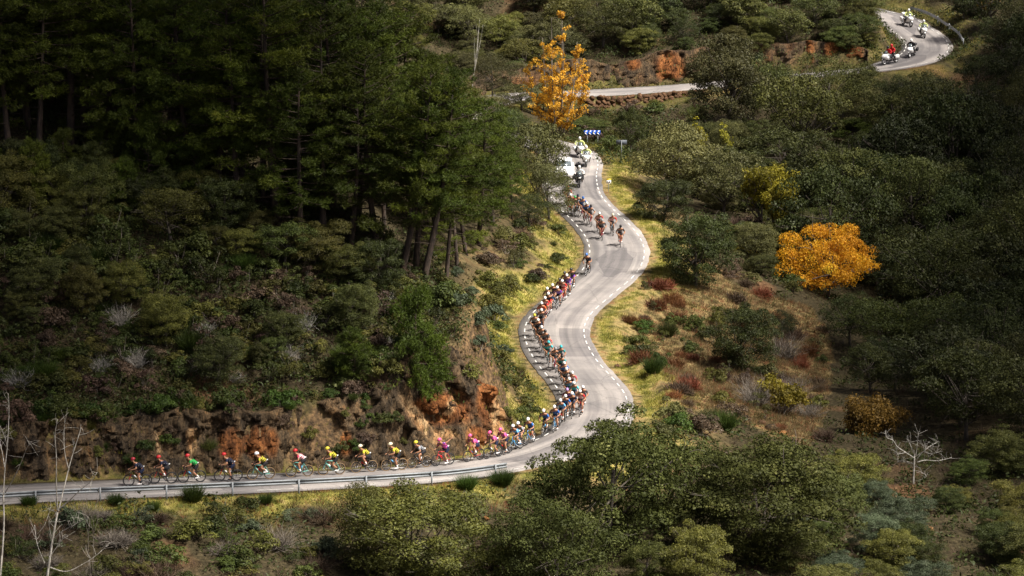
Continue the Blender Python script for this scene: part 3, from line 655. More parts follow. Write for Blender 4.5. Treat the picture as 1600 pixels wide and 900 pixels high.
def pine_proto(seed, h=13.0, w=5.6, first=0.36, tufts=4600):
    rng = np.random.default_rng(seed)
    bx, by = rng.normal(size=2) * 0.35
    def trunk_at(f): return np.array([bx * math.sin(f * 2.2) , by * math.sin(f * 1.7), f * h])
    tp = [trunk_at(f) for f in np.linspace(-0.04, 0.985, 12)]
    mb = MB(); mb.tube(tp, np.linspace(0.018 * h, 0.03, 12), 7)
    tips = []; wts = []
    nb = 58
    for i in range(nb):
        f = first + (1 - first) * (i + rng.random()) / nb
        prof = math.sin(min(1, (f - first + 0.10) / (1 - first + 0.10)) ** 0.7 * math.pi) ** 0.75
        Lb = (w / 2) * (0.2 + 0.95 * prof) * (0.65 + 0.5 * rng.random())
        a = rng.random() * 2 * math.pi; up = -0.12 + 0.75 * (f - first) / (1 - first)
        d = np.array([math.cos(a), math.sin(a), up]); st = trunk_at(f); en = st + d * Lb
        pts = curve_pts(st, en, np.array([0, 0, -0.10 * Lb]), 5); mb.tube(pts, np.linspace(0.045, 0.012, 5), 4, cap=False)
        k = max(2, int(Lb / 0.42))
        for j in range(k):
            q = 0.38 + 0.66 * (j + 0.5) / k
            c = (1 - q) ** 2 * st + 2 * q * (1 - q) * (st + en) / 2 + q * q * en
            tips.append(c + rng.normal(size=3) * np.array([.22, .22, .12])); wts.append(0.34 + 0.22 * rng.random())
    for i in range(8):                                    # dead stubs below the crown
        f = first * (0.35 + 0.65 * rng.random()); a = rng.random() * 6.28; st = trunk_at(f)
        mb.tube(curve_pts(st, st + np.array([math.cos(a), math.sin(a), 0.1]) * (0.5 + rng.random() * 1.2), np.zeros(3), 3), [0.03, 0.02, 0.008], 4)
    tips = np.array(tips); wts = np.array(wts); per = max(6, tufts // len(tips))
    C = tips.repeat(per, 0) + unit(rng.normal(size=(len(tips) * per, 3))) * (wts.repeat(per)[:, None] * rng.random((len(tips) * per, 1)) ** 0.5) * np.array([1, 1, 0.62])
    k = 7; n = len(C) * k
    base = C.repeat(k, 0); d = unit(rng.normal(size=(n, 3)) + np.array([0, 0, 0.55])); side = unit(np.cross(d, rng.normal(size=(n, 3))))
    L = (0.15 + 0.13 * rng.random(n))[:, None]; wd = 0.02
    P = np.empty((n, 3, 3)); P[:, 0] = base + side * wd; P[:, 1] = base - side * wd; P[:, 2] = base + d * L
    return raw_mesh('crown', P.reshape(-1, 3), np.arange(n * 3).reshape(n, 3), [F_PINE]), mb.mesh('trunk', [BARK_PINE])
def shrub_proto(seed, h=1.6, w=2.2, clumps=16, per=170, leaf=0.07, mat=None, aspect=0.5):
    rng = np.random.default_rng(seed); cs = []; rs = []
    for i in range(clumps):
        d = unit(rng.normal(size=3)); d[2] = abs(d[2]); f = 0.35 + 0.6 * rng.random() ** 0.6
        r = (0.12 + 0.10 * rng.random()) * w
        cs.append(np.array([d[0] * f * w / 2, d[1] * f * w / 2, h * 0.12 + d[2] * f * (h - r) * (0.75 + 0.35 * rng.random())])); rs.append(r)
    V, F = leaf_cloud(rng, np.array(cs), np.array(rs)[:, None], per, leaf, flat=0.85, aspect=aspect)
    mb = MB()
    for c in cs[:9]:
        mb.tube(curve_pts(np.array([rng.normal() * .06, rng.normal() * .06, -0.15]), c, rng.normal(size=3) * 0.1, 4), np.linspace(0.03, 0.008, 4), 4)
    tv = np.concatenate(mb.v); tf = [np.array(f, np.int32) + len(V) for f in mb.f.values()]
    nf = sum(len(q) for q in tf)
    return raw_mesh('shrub', np.concatenate([V, tv]), [F] + tf, [mat or F_SHRUB, BARK_GREY], midx=np.concatenate([np.zeros(len(F)), np.ones(nf)]))
def stem_proto(seed, h=1.7, w=1.5, stems=420, width=0.014, fan=0.55, mat=None, wild=0.18, kinks=3):
    """upright thin stems: broom, tall grass, bare twigs"""
    rng = np.random.default_rng(seed); V = []; F = []
    n = stems; a = rng.random(n) * 6.283; rr = w * 0.22 * np.sqrt(rng.random(n)); b = np.stack([rr * np.cos(a), rr * np.sin(a), np.full(n, -0.08)], 1)
    a2 = a + rng.normal(size=n) * 0.5; sp = fan * rng.random(n) ** 0.7
    d = unit(np.stack([np.cos(a2) * sp, np.sin(a2) * sp, np.ones(n)], 1)); L = h * (0.55 + 0.5 * rng.random(n))
    side = unit(np.cross(d, rng.normal(size=(n, 3)))); prev = b; prevw = width; idx = 0
    pts = [b]
    for k_ in range(kinks):
        d = unit(d + rng.normal(size=(n, 3)) * wild + np.array([0, 0, 0.02])); pts.append(pts[-1] + d * (L / kinks)[:, None])
    for k_ in range(kinks):
        w0 = width * (1 - k_ / kinks) + 0.003; w1 = width * (1 - (k_ + 1) / kinks) + 0.003
        P = np.stack([pts[k_] - side * w0, pts[k_] + side * w0, pts[k_ + 1] + side * w1, pts[k_ + 1] - side * w1], 1)
        V.append(P.reshape(-1, 3)); F.append(np.arange(n * 4).reshape(n, 4) + idx); idx += n * 4
    return raw_mesh('stems', np.concatenate(V), np.concatenate(F), [mat or F_BROOM])
def bare_proto(seed, h=6.0, r=0.10, levels=4, spread=0.55, mat=None, forks=(3, 4), up=0.25, n0=1, tf=0.42, fan=0.12, lo=2, leafy_from=1):
    """bare tree by forking"""
    rng = np.random.default_rng(seed); mb = MB(); tips = []
    def grow(p, d, L, r, lev):
        pts = [p]; q = p; dd = d
        for i in range(4):
            dd = unit(dd + rng.normal(size=3) * 0.13 + np.array([0, 0, up * 0.12])); q = q + dd * L / 4; pts.append(q)
        mb.tube(pts, np.linspace(r, r * 0.55, 5), 6 if lev > 2 else 4, cap=True)
        if lev <= leafy_from: tips.extend(pts[2:4])
        if lev == 0: tips.append(q); return
        for i in range(rng.integers(forks[0], forks[1] + 1)):
            nd = unit(dd + unit(rng.normal(size=3)) * spread + np.array([0, 0, up])); at_ = pts[rng.integers(lo, 5)]
            grow(at_, nd, L * (0.6 + 0.25 * rng.random()), r * 0.55, lev - 1)
    for i in range(n0):
        grow(np.array([0, 0, -0.4]) + np.array([rng.normal() * 0.15, rng.normal() * 0.15, 0]) * (n0 > 1), unit(np.array([rng.normal() * fan, rng.normal() * fan, 1.0])), h * tf, r, levels)
    return mb, np.array(tips)

def plant(name, crown, trunk, loc, rz, sc, mat=None, bark_mat=None):
    o = empty(name, loc, rz); o.scale = sc
    put('crown', crown, o, mat)
    if trunk is not None: put('trunk', trunk, o, bark_mat)
    return o
def single(name, me, loc, rz, sc, mat=None):
    o = put(name, me, None, mat); o.location = loc; o.rotation_euler = (0, 0, rz); o.scale = sc
    return o
def foot(px, t):
    """ground under the view line of column px at depth t"""
    y = t * CP
    for _ in range(6):
        x = (px - 800) / F_PX * t
        z = hfast(np.array([[x, y]]))[0]
        y = (t + (z - CAM_H) * SP) / CP
    return np.array([x, y, z])
OAKS = [oak_proto(100, 7, 8), oak_proto(101, 7, 8, 85, 230, 0.085), oak_proto(102, 7, 8, 46, 420, 0.10), oak_proto(103, 7, 8, 70, 180, 0.12, low=0.2), oak_proto(104, 7, 8, 110, 190, 0.075), oak_proto(105, 7, 8, 34, 360, 0.11, low=0.25, trunk_h=0.34), oak_proto(106, 7, 8, 60, 260, 0.13)]
OAKS_BIG = [oak_proto(180 + i, 7, 8, 84, 500, 0.085, low=-0.06, gap=0.66, upper=0.62) for i in range(4)]
OAKS_TALL = [oak_proto(140 + i, 9, 8, 95, 330, 0.095, trunk_h=0.35, low=0.18, gap=0.6) for i in range(2)]
PINES = [pine_proto(200 + i, 13, 5.2 + 0.6 * (i % 3), [0.2, 0.34, 0.12, 0.42, 0.26, 0.16][i]) for i in range(6)]
LOWPINE = [pine_proto(230 + i, 5.0, 3.6, 0.12, 3600) for i in range(2)]
SHRUBS = [shrub_proto(300 + i) for i in range(5)]
SHRUB_OPEN = [shrub_proto(320 + i, 1.9, 2.0, 12, 130, 0.06, aspect=0.4) for i in range(3)]
BROOMS = [stem_proto(340 + i, 1.7, 1.7, 900, 0.016, 0.6) for i in range(3)]
TWIGS = [stem_proto(350 + i, 2.2, 2.0, 330, 0.012, 0.8, BARK_GREY, 0.3, 5) for i in range(3)]
BRACKEN = [stem_proto(360 + i, 0.9, 1.8, 700, 0.03, 1.6, F_RED, 0.4, 4) for i in range(2)]
HEATH = [stem_proto(370 + i, 1.3, 1.6, 800, 0.016, 0.9, F_BROWN, 0.35, 4) for i in range(2)]

PLANTED = []      # (x, y, radius) of everything placed, for spacing
def big_tree(spec, kind, label, cat, mat=None, i=0, group=None, name=None):
    """spec: pixel x, pixel y of the top, depth, width in pixels"""
    px, ptop, t, wpx = spec
    if isinstance(t, str): p = ground_ray(px, float(t)); t = to_px(p)[2]
    else: p = foot(px, t)
    ztop = at(px, ptop, t)[2]; hh = max(1.2, ztop - p[2]); ww = wpx / F_PX * t
    protos, h0, w0, nm = {'big': (OAKS_BIG, 7.0, 8.0, 'holm_oak'), 'oak': (OAKS, 7.0, 8.0, 'holm_oak'), 'tall': (OAKS_TALL, 9.0, 8.0, 'holm_oak'), 'pine': (PINES, 13.0, 5.8, 'pine_tree'), 'lowpine': (LOWPINE, 5.0, 3.6, 'young_pine')}[kind]
    c, tr = protos[i % len(protos)]
    o = plant(name or nm, c, tr, p, i * 1.7 + px, (ww / w0, ww / w0, hh / h0), mat)
    PLANTED.append((p[0], p[1], ww / 2))
    return tag(o, label, cat, group)
# ---- trees that stand out one by one
T = big_tree
T((948, 640, 239, 245), 'big', 'large holm oak in front of the road bend, lower centre', 'tree', F_FORE, 0)
T((1195, 690, 237, 270), 'big', 'broad holm oak right of the one before the road bend', 'tree', F_FORE, 1)
T((1060, 690, 244, 150), 'big', 'holm oak squeezed between the two big foreground oaks', 'tree', F_FORE, 3)
T((868, 775, 231, 185), 'big', 'low holm oak at the bottom edge below the bend', 'tree', F_FORE, 2)
T((655, 762, 234, 230), 'big', 'spreading low oak in front of the guard rail', 'tree', F_OLIVE, 3)
T((575, 748, 234.5, 130), 'oak', 'small oak with its top against the guard rail', 'tree', F_OLIVE, 4)
T((1087, 333, '449', 122), 'big', 'round dark oak alone on the sunny bank beside the road', 'tree', F_DARK, 1)
T((1160, 478, '582', 100), 'big', 'dark oak lower down the sunny bank', 'tree', F_DARK, 2)
T((1036, 280, '348', 90), 'big', 'dark bushy oak at the road verge below the small marker sign', 'tree', F_DARK, 3)
T((1222, 482, '532', 46), 'oak', 'small dark oak bush right of the sunny bank', 'tree', F_DARK, 4)
T((1135, 54, 384, 122), 'tall', 'tall oak standing before the far road', 'tree', F_GREY, 0)
T((1215, 95, 386, 110), 'oak', 'oak in front of the far road, right of the tall one', 'tree', F_OAK, 1)
T((1290, 84, 388, 130), 'oak', 'wide oak below the far road bend', 'tree', F_OAK, 4)
T((1050, 192, 352, 130), 'oak', 'grey green oak right of the blue arrow board', 'tree', F_GREY, 2)
T((1130, 235, 350, 110), 'oak', 'grey green oak above the round dark oak', 'tree', F_GREY, 0)
T((985, 165, 372, 44), 'oak', 'dark little oak against the stone retaining wall', 'tree', F_DARK, 2)
T((838, 190, 338, 96), 'oak', 'dark oak hiding the road beside the white car', 'tree', F_GREY, 3)
T((858, 252, 331, 84), 'oak', 'loose oak bush before the white car', 'tree', F_GREY, 1)
T((828, 300, 322, 80), 'oak', 'dark oak at the inner verge of the upper bend', 'tree', F_SHRUB, 4)
T((905, 190, 384, 90), 'oak', 'bushy oak below the golden poplar', 'tree', F_SHRUB, 0)
T((815, 130, 392, 80), 'oak', 'dark oak left of the golden poplar', 'tree', F_GREY, 2)
T((760, 148, 380, 80), 'oak', 'dark oak left of the upper bend, before the far road', 'tree', F_GREY, 5)
T((715, 120, 385, 90), 'oak', 'oak peeping over the pines before the far road', 'tree', F_OLIVE, 6)
T((800, 168, 372, 64), 'oak', 'small oak below the golden poplar, to its left', 'tree', F_SHRUB, 1)
T((770, 80, 398, 70), 'oak', 'grey oak on the slope left of the golden poplar', 'tree', F_GREY, 4)
T((268, 290, '385', 120), 'oak', 'pale round oak on the shaded left slope', 'tree', F_OLIVE, 1)
T((445, 345, '420', 90), 'oak', 'oak under the pines on the left slope', 'tree', F_SHRUB, 2)
T((650, 455, '625', 92), 'lowpine', 'bright young pine above the rock cliff', 'tree', F_PINE, 0)
T((560, 515, '600', 62), 'lowpine', 'small young pine left of the bright one above the cliff', 'tree', F_PINE, 1)
T((1330, 190, 378, 66), 'lowpine', 'fresh green young pine in the right forest', 'tree', F_PINE, 1)
T((1085, 818, '925', 100), 'big', 'yellowish low oak bush at the bottom edge under the broad oak', 'tree', F_OLIVE, 2)
T((1010, 838, '920', 85), 'big', 'olive oak bush at the bottom edge, left of the yellowish one', 'tree', F_FORE, 4)
T((1230, 815, '890', 120), 'big', 'dense oak bush below the broad foreground oak', 'tree', F_FORE, 0)
T((850, 880, '930', 110), 'big', 'grey green oak bush cut by the bottom edge below the bend', 'tree', F_GREY, 1)
# ---- pines of the left hill (pixel x of the foot, pixel y of the foot, height)
PINE_AT = [(697, 443, 12.5), (662, 438, 13), (650, 420, 12), (628, 428, 12.5), (590, 400, 13), (548, 392, 12), (505, 372, 13.5), (470, 388, 12), (432, 345, 13), (414, 318, 13.5), (372, 330, 13), (340, 300, 13.5), (300, 285, 13), (255, 262, 13.5),
           (215, 275, 12.5), (160, 262, 13.5), (110, 245, 13), (60, 255, 13), (15, 250, 13.5), (-30, 240, 13), (728, 400, 10), (748, 385, 9.5), (680, 372, 12), (640, 350, 12.5), (600, 322, 13), (560, 300, 13), (520, 280, 13.5), (478, 275, 13), (440, 250, 13), (395, 235, 13.5), (350, 210, 13),
           (300, 195, 13.5), (250, 175, 13), (200, 170, 13.5), (140, 160, 13), (80, 150, 13.5), (20, 160, 13), (770, 352, 7.5), (705, 330, 10.5), (655, 285, 11), (610, 245, 11.5), (565, 215, 12), (520, 190, 12), (470, 160, 13), (420, 140, 13), (360, 120, 13), (800, 345, 5.5), (780, 318, 6.5),
           (715, 425, 8), (600, 360, 12), (520, 330, 12.5), (560, 345, 11), (380, 285, 12.5), (320, 245, 13), (275, 225, 13), (225, 218, 13), (180, 210, 13), (130, 205, 13), (45, 205, 13), (-5, 190, 13), (660, 300, 12), (625, 275, 12), (575, 255, 12), (535, 235, 12.5), (735, 345, 9)]
pl = []
for k_, (px, py, hh) in enumerate(PINE_AT):
    p = ground_ray(px, py)
    c, tr = PINES[[3, 1, 3, 1][k_] if k_ < 4 else (k_ * 5 + k_ // 6) % 6]; hh *= 0.82 + 0.34 * ((k_ * 0.618) % 1); s_ = hh / 13.0; wd_ = s_ * (0.9 + 0.4 * ((k_ * 0.37) % 1))
    o = plant('pine_tree', c, tr, p, k_ * 2.4, (wd_, wd_, s_), F_PINE)
    o.rotation_mode = 'ZYX'; o.rotation_euler = (0.05 * math.sin(k_ * 1.9), 0.05 * math.sin(k_ * 3.1) + (0.10 if k_ < 4 else 0), k_ * 2.4)
    if k_ < 4: o.rotation_mode = 'XYZ'; o.rotation_euler = (0, 0.10, 0)
    PLANTED.append((p[0], p[1], 1.2)); pl.append((px, o, k_))
for row, sel, wh in ((0, range(0, 20), 'in the front row on the left hill'), (1, range(20, 37), 'in the second row on the left hill'), (2, range(37, 99), 'in the back row of the left hill')):
    it = sorted([q for q in pl if q[2] in sel], key=lambda q: q[0])
    for j, (px, o, k_) in enumerate(it): tag(o, f'tall dark pine, {ordinal(j)} from the left {wh}', 'tree', 'pines on the left hill')
# ---- golden poplar, orange tree, ochre and yellow bushes
def leafy_bare(name, seed, spec, label, mat, h0, levels, spread, up, per, leaf, r=0.12, n0=1, clump_r=0.35, keep=1.0, bmat=BARK_GREY, forks=(3, 4), low=0.0, tf=0.42, fan=0.12, lo=2, leafy_from=1):
    px, ptop, t, wpx = spec
    mb, tips = bare_proto(seed, h0, r, levels, spread, bmat, forks, up, n0, tf, fan, lo, leafy_from)
    V = np.concatenate(mb.v); zmax = V[:, 2].max(); wx = max(np.ptp(V[:, 0]), np.ptp(V[:, 1]))
    p = foot(px, t); hh = at(px, ptop, t)[2] - p[2]; ww = wpx / F_PX * t
    rng = np.random.default_rng(seed + 1); tips = tips[rng.random(len(tips)) < keep] if keep < 1 else tips
    if low: tips = tips[tips[:, 2] < zmax * low]
    sx, sz = ww / wx, hh / zmax
    o = empty(name, p, 0.3 * seed)
    for m_ in mb.v: m_ *= np.array([sx, sx, sz])
    mb.put('trunk', bmat, o)
    tips = tips * np.array([sx, sx, sz])
    if per:
        LV, LF = leaf_cloud(rng, tips, np.full((len(tips), 1), clump_r), per, leaf, flat=1.0, aspect=0.65)
        put('crown', raw_mesh('crown', LV, LF, [mat]), o)
    PLANTED.append((p[0], p[1], ww / 3))
    return tag(o, label, 'tree')
def poplar(label, px, ptop, t, wpx):
    """ascending stems, the middle ones tallest; leaves thick below, thinning to bare twigs above"""
    rng = np.random.default_rng(66); p = foot(px, t); hh = at(px, ptop, t)[2] - p[2]; ww = wpx / F_PX * t
    o = empty('golden_poplar', p); mb = MB(); C = []
    for i in range(11):
        a = i * 2.4 + rng.random() * 0.5; q = 0.12 + 0.88 * (i / 10.0); L = hh * (1.0 - 0.52 * q) * (0.9 + 0.2 * rng.random())
        out = np.array([math.cos(a), math.sin(a), 0]) * ww * 0.40 * q
        b = np.array([math.cos(a) * 0.25, math.sin(a) * 0.25, -0.3]); e = out + np.array([0, 0, L]); pts = curve_pts(b, e, np.array([out[0] * 0.35, out[1] * 0.35, -0.1 * L]), 8)
        mb.tube(pts, np.linspace(0.10, 0.02, 8) * (1.3 - 0.6 * q), 6)
        for k_ in range(26):
            f = 0.12 + 0.86 * rng.random(); c = pts[0] + 0 * pts[0]; u = f * 7; c = pts[int(u)] + (pts[min(int(u) + 1, 7)] - pts[int(u)]) * (u - int(u))
            d = unit(np.array([rng.normal() * 0.8 + out[0] * 0.15, rng.normal() * 0.8 + out[1] * 0.15, 0.75])); tl = (0.5 + 1.0 * rng.random()) * (1.15 - 0.5 * f); en = c + d * tl
            mb.tube(curve_pts(c, en, rng.normal(size=3) * 0.08, 4), np.linspace(0.022, 0.007, 4), 4, cap=False)
            z = en[2] / hh
            if rng.random() < np.clip(1.65 - 1.5 * z - 0.15 * q * (z > 0.35), 0.0, 1.0):
                for m_ in np.linspace(0.3, 1.05, 4): C.append(c + (en - c) * m_)
    mb.put('trunk', BARK_GREY, o); C = np.array(C)
    V, F = leaf_cloud(rng, C, np.full((len(C), 1), 0.24), 20, 0.075, flat=1.0, aspect=0.7)
    put('crown', raw_mesh('crown', V, F, [F_GOLD]), o); PLANTED.append((p[0], p[1], ww / 3))
    return tag(o, label, 'tree')
poplar('golden poplar with thinning leaves before the far road', 872, 8, 377, 132)
_oc, _ot = oak_proto(190, 4.4, 7.2, 46, 470, 0.075, low=0.02, gap=0.6, upper=0.7)
_p = foot(1293, 331); _s = (at(1293, 352, 331)[2] - _p[2]) / 4.4; _w = 146 / F_PX * 331 / 7.2
tag(plant('orange_tree', _oc, _ot, _p, 0.6, (_w, _w, _s), F_ORANGE, BARK_GREY), 'glowing orange and yellow tree in the dark valley', 'tree'); PLANTED.append((_p[0], _p[1], 3.0))
leafy_bare('ochre_bush', 12, (1356, 618, 278, 108), 'rounded ochre brown bush above the dead white tree', F_OCHRE, 4, 4, 0.8, 0.1, 9, 0.07, r=0.06, n0=6, clump_r=0.4, tf=0.3, fan=0.5, lo=1)
leafy_bare('yellow_bush', 14, (1194, 256, 346, 92), 'bright yellow green bush in the valley', F_LIME, 4, 3, 0.55, 0.4, 26, 0.09, r=0.08, n0=4, clump_r=0.4)
leafy_bare('yellow_bush', 15, (1218, 286, 341, 60), 'smaller yellow green bush in front of the bright one', F_LIME, 4, 3, 0.55, 0.4, 26, 0.09, r=0.08, n0=3, clump_r=0.35)
leafy_bare('yellow_sapling', 16, (1140, 190, 362, 26), 'thin pale sapling with few yellow leaves under the tall oak', F_LIME, 5, 3, 0.3, 0.8, 14, 0.08, r=0.05, clump_r=0.25, keep=0.5)
leafy_bare('yellow_sapling', 17, (1100, 185, 366, 22), 'slim yellow sapling left of the pale one', F_LIME, 5, 3, 0.3, 0.8, 20, 0.08, r=0.05, clump_r=0.25, keep=0.6)
leafy_bare('yellow_sapling', 18, (1225, 600, 280, 64), 'bare sapling with scattered bright yellow leaves by the sunny bank', F_LIME, 3, 4, 0.6, 0.3, 4, 0.09, r=0.05, n0=4, clump_r=0.3, keep=0.55)
leafy_bare('yellow_sapling', 19, (1200, 585, 284, 50), 'leggy sapling with a few yellow leaves left of the scattered one', F_LIME, 3, 4, 0.6, 0.3, 3, 0.09, r=0.05, n0=4, clump_r=0.3, keep=0.5)
leafy_bare('ochre_tree', 20, (1440, 500, 312, 46), 'dim ochre tree in the shaded right forest', F_OCHRE, 5, 3, 0.5, 0.4, 26, 0.09, r=0.08, n0=3, clump_r=0.42)
leafy_bare('ochre_tree', 21, (1510, 535, 305, 70), 'dull yellow tree at the right edge of the forest', F_OCHRE, 5, 3, 0.6, 0.3, 26, 0.09, r=0.08, n0=3, clump_r=0.42)
leafy_bare('ochre_tree', 22, (1530, -5, 425, 60), 'ochre tree above the far guard rail', F_OCHRE, 5, 3, 0.6, 0.3, 26, 0.1, r=0.08, n0=3, clump_r=0.45)
def limb_tree(name, label, t, limbs, mat, seed, r0):
    """bare tree from limbs given as courses over the photograph, with depth of their own"""
    rng = np.random.default_rng(seed); mb = MB(); seen_ = []
    p0 = ground_ray(limbs[0][0][0], limbs[0][0][1]) if t is None else None
    t = to_px(p0)[2] if t is None else t
    root = foot(limbs[0][0][0], t)
    o = empty(name, root)
    for k_, L in enumerate(limbs):
        slope = 0 if k_ == 0 else rng.normal() * 0.55; pts = []; run = 0
        r_a, r_b = L[-1]; co = L[:-1]
        t0 = t if not seen_ else min(seen_, key=lambda q: (q[0] - co[0][0]) ** 2 + (q[1] - co[0][1]) ** 2)[2]
        for j, (x, y) in enumerate(co):
            if j: run += math.hypot(x - co[j - 1][0], y - co[j - 1][1]) / F_PX * t
            pts.append(at(x, y, t0 + slope * run) - root)
        if k_ == 0: pts[0][2] = -0.3
        pts = catmull(np.array(pts), 5); mb.tube(pts, np.linspace(r_a, r_b, len(pts)) * r0, 6)
        for q in pts: w_ = to_px(q + root); seen_.append((float(w_[0]), float(w_[1]), float(w_[2])))
        for j in range(12):                                 # twigs
            q = pts[rng.integers(len(pts) // 2, len(pts))]; d = unit(rng.normal(size=3) + np.array([0, 0, 0.5])) * (0.25 + 0.7 * rng.random())
            mb.tube(curve_pts(q, q + d, rng.normal(size=3) * 0.08, 4), np.linspace(0.16, 0.07, 4) * r0, 4)
    mb.put('trunk', mat, o); PLANTED.append((root[0], root[1], 0.6))
    return tag(o, label, 'tree')
limb_tree('dead_tree', 'dead bleached white tree with bare crooked limbs', 264, [
    [(1427, 748), (1428, 732), (1429, 712), (1.2, .8)], [(1429, 716), (1415, 707), (1402, 698), (1395, 688), (1386, 684), (1383, 677), (.7, .3)], [(1428, 725), (1420, 722), (1408, 720), (1400, 724), (.6, .25)],
    [(1430, 714), (1426, 703), (1421, 692), (1418, 686), (.6, .25)], [(1431, 712), (1433, 695), (1435, 676), (.6, .25)], [(1432, 718), (1440, 708), (1446, 702), (1445, 694), (.7, .3)], [(1440, 708), (1452, 698), (1466, 690), (.45, .2)],
    [(1433, 722), (1446, 719), (1462, 720), (1475, 718), (1487, 715), (.6, .25)], [(1444, 706), (1455, 709), (1464, 707), (.4, .2)], [(1430, 735), (1440, 738), (1448, 744), (.4, .2)], [(1415, 707), (1404, 709), (1398, 705), (.35, .18)]], BARK_WHITE, 3, 0.058)
limb_tree('bare_birch', 'bare pale tree in front of the guard rail', 224, [
    [(66, 960), (74, 900), (82, 845), (90, 800), (1.25, .8)], [(90, 800), (88, 760), (88, 715), (86, 680), (90, 655), (.62, .25)], [(91, 800), (98, 770), (106, 738), (112, 715), (120, 690), (127, 668), (.66, .25)], [(108, 735), (102, 712), (100, 690), (101, 658), (.42, .18)],
    [(92, 796), (108, 782), (126, 765), (142, 752), (152, 738), (.6, .2)], [(84, 842), (98, 830), (116, 820), (138, 808), (.5, .18)], [(78, 870), (92, 850), (104, 835), (.4, .15)], [(77, 886), (104, 893), (132, 880), (150, 868), (172, 848), (.5, .18)], [(80, 840), (76, 815), (77, 795), (.35, .15)], [(70, 880), (58, 850), (54, 820), (.35, .15)]], BARK_PALE, 4, 0.066)
limb_tree('bare_birch', 'bare pale tree at the left edge', 224, [
    [(-4, 960), (2, 880), (6, 820), (5, 770), (1.1, .7)], [(5, 775), (8, 730), (12, 690), (14, 640), (13, 615), (.6, .2)], [(8, 735), (4, 710), (-2, 680), (.4, .2)], [(8, 770), (20, 750), (32, 725), (42, 700), (50, 690), (.5, .18)], [(11, 700), (8, 685), (0, 665), (.3, .15)]], BARK_PALE, 5, 0.06)
leafy_bare('bare_birch', 26, (150, 760, 225, 44), 'low bare sapling right of the pale tree', None, 6, 3, 0.6, 0.3, 0, 0, r=0.05, bmat=BARK_GREY, forks=(2, 3))
leafy_bare('dead_pine', 27, (736, 28, 392, 26), 'slim dead grey trunk on the far slope', None, 6, 2, 0.5, 0.4, 0, 0, r=0.08, bmat=BARK_PALE)

# ---- scattered trees and shrubs: spaced over the ground, kind by place
def free(x, y, r, f=0.75):
    for (a, b, c) in PLANTED:
        if (a - x) ** 2 + (b - y) ** 2 < (f * (r + c)) ** 2: return False
    return True
SIGHT = []        # view lines that must stay open: (world point)
for px in range(-20, 1640, 14):
    pass
def blocks_view(p, hgt, rad):
    """would a plant here hide the open road or verge seen in the photograph?"""
    px0, py0, t0 = to_px(p + np.array([0, 0, hgt])); px1, py1, _ = to_px(p)
    rp = rad / t0 * F_PX
    for poly in OPEN:
        xs = np.linspace(px0 - rp * 0.8, px0 + rp * 0.8, 5)
        ys = np.linspace(py0 + 2, py1, 5)
        gx_, gy_ = np.meshgrid(xs, ys)
        if inside(gx_, gy_, poly[1]).any() and t0 < poly[0]: return True
    return False
OPEN = [(352, [(1160, 252), (1238, 252), (1238, 330), (1160, 330)]),
        (275, [(-50, 690), (640, 690), (700, 660), (830, 640), (840, 590), (1000, 590), (1000, 680), (955, 690), (955, 655), (840, 700), (830, 745), (700, 752), (540, 745), (-50, 790)]),
        (330, [(800, 470), (920, 395), (905, 330), (880, 320), (880, 240), (945, 230), (1020, 350), (1060, 400), (1010, 440), (1000, 480), (1040, 610), (1040, 660), (930, 650), (850, 600), (815, 540)]),
        (400, [(905, 132), (1075, 128), (1075, 185), (905, 160)]), (400, [(915, 200), (940, 200), (940, 225), (915, 225)]),
        (440, [(1366, 112), (1366, 92), (1395, 30), (1395, 8), (1420, 8), (1515, 72), (1470, 100), (1400, 112)]),
        (330, [(1040, 420), (1190, 470), (1290, 540), (1280, 640), (1250, 700), (1060, 620)]),
        (335, [(1222, 350), (1365, 355), (1365, 455), (1222, 440)]), (290, [(1300, 615), (1415, 615), (1415, 690), (1300, 690)]), (268, [(1380, 675), (1475, 675), (1475, 745), (1380, 745)]),
        (370, [(820, 30), (935, 30), (935, 150), (820, 185)])]
GROUPS = {}
def scatter(region, n, rad, hgt, protos, h0, w0, name, cat, mats, look, where, group, spacing=0.75, tree=False, t_rng=(200, 445), tries=60, rnd=0, check=True, sz_var=0.35):
    rng = np.random.default_rng(900 + rnd); made = []
    poly = np.array(region, float); lo, hi = poly.min(0), poly.max(0); c = 0
    while len(made) < n and c < n * tries:
        c += 1
        px, py = rng.uniform(lo[0], hi[0]), rng.uniform(lo[1], hi[1])
        if not inside(np.array([px]), np.array([py]), region)[0]: continue
        p = ground_ray(px, py, t_rng[0], t_rng[1] + 40)
        if p is None or not (t_rng[0] < to_px(p)[2] < t_rng[1]): continue
        _, D, _s = road_near(p[None, :2])
        s_ = 1 + sz_var * (rng.random() * 2 - 1); r = rad * s_; hh = hgt * s_ * (0.85 + 0.3 * rng.random())
        if D[0] < RW + 0.7 + r * 0.9: continue
        if not free(p[0], p[1], r, spacing): continue
        if check and blocks_view(p, hh, r): continue
        k_ = rng.integers(len(protos)); m_ = mats[rng.integers(len(mats))]
        sc = (2 * r / w0, 2 * r / w0, hh / h0)
        if tree: o = plant(name, protos[k_][0], protos[k_][1], p, rng.random() * 6.28, sc, m_)
        else: o = single(name, protos[k_], p - np.array([0, 0, 0.05]), rng.random() * 6.28, sc, m_)
        o['category'] = cat; o['group'] = group
        PLANTED.append((p[0], p[1], r * (0.8 if tree else 0.7))); made.append((px, o))
    made.sort(key=lambda q: q[0])
    for j, (px, o) in enumerate(made): o['label'] = f'{look}, {ordinal(j)} from the left {where}'
    return made
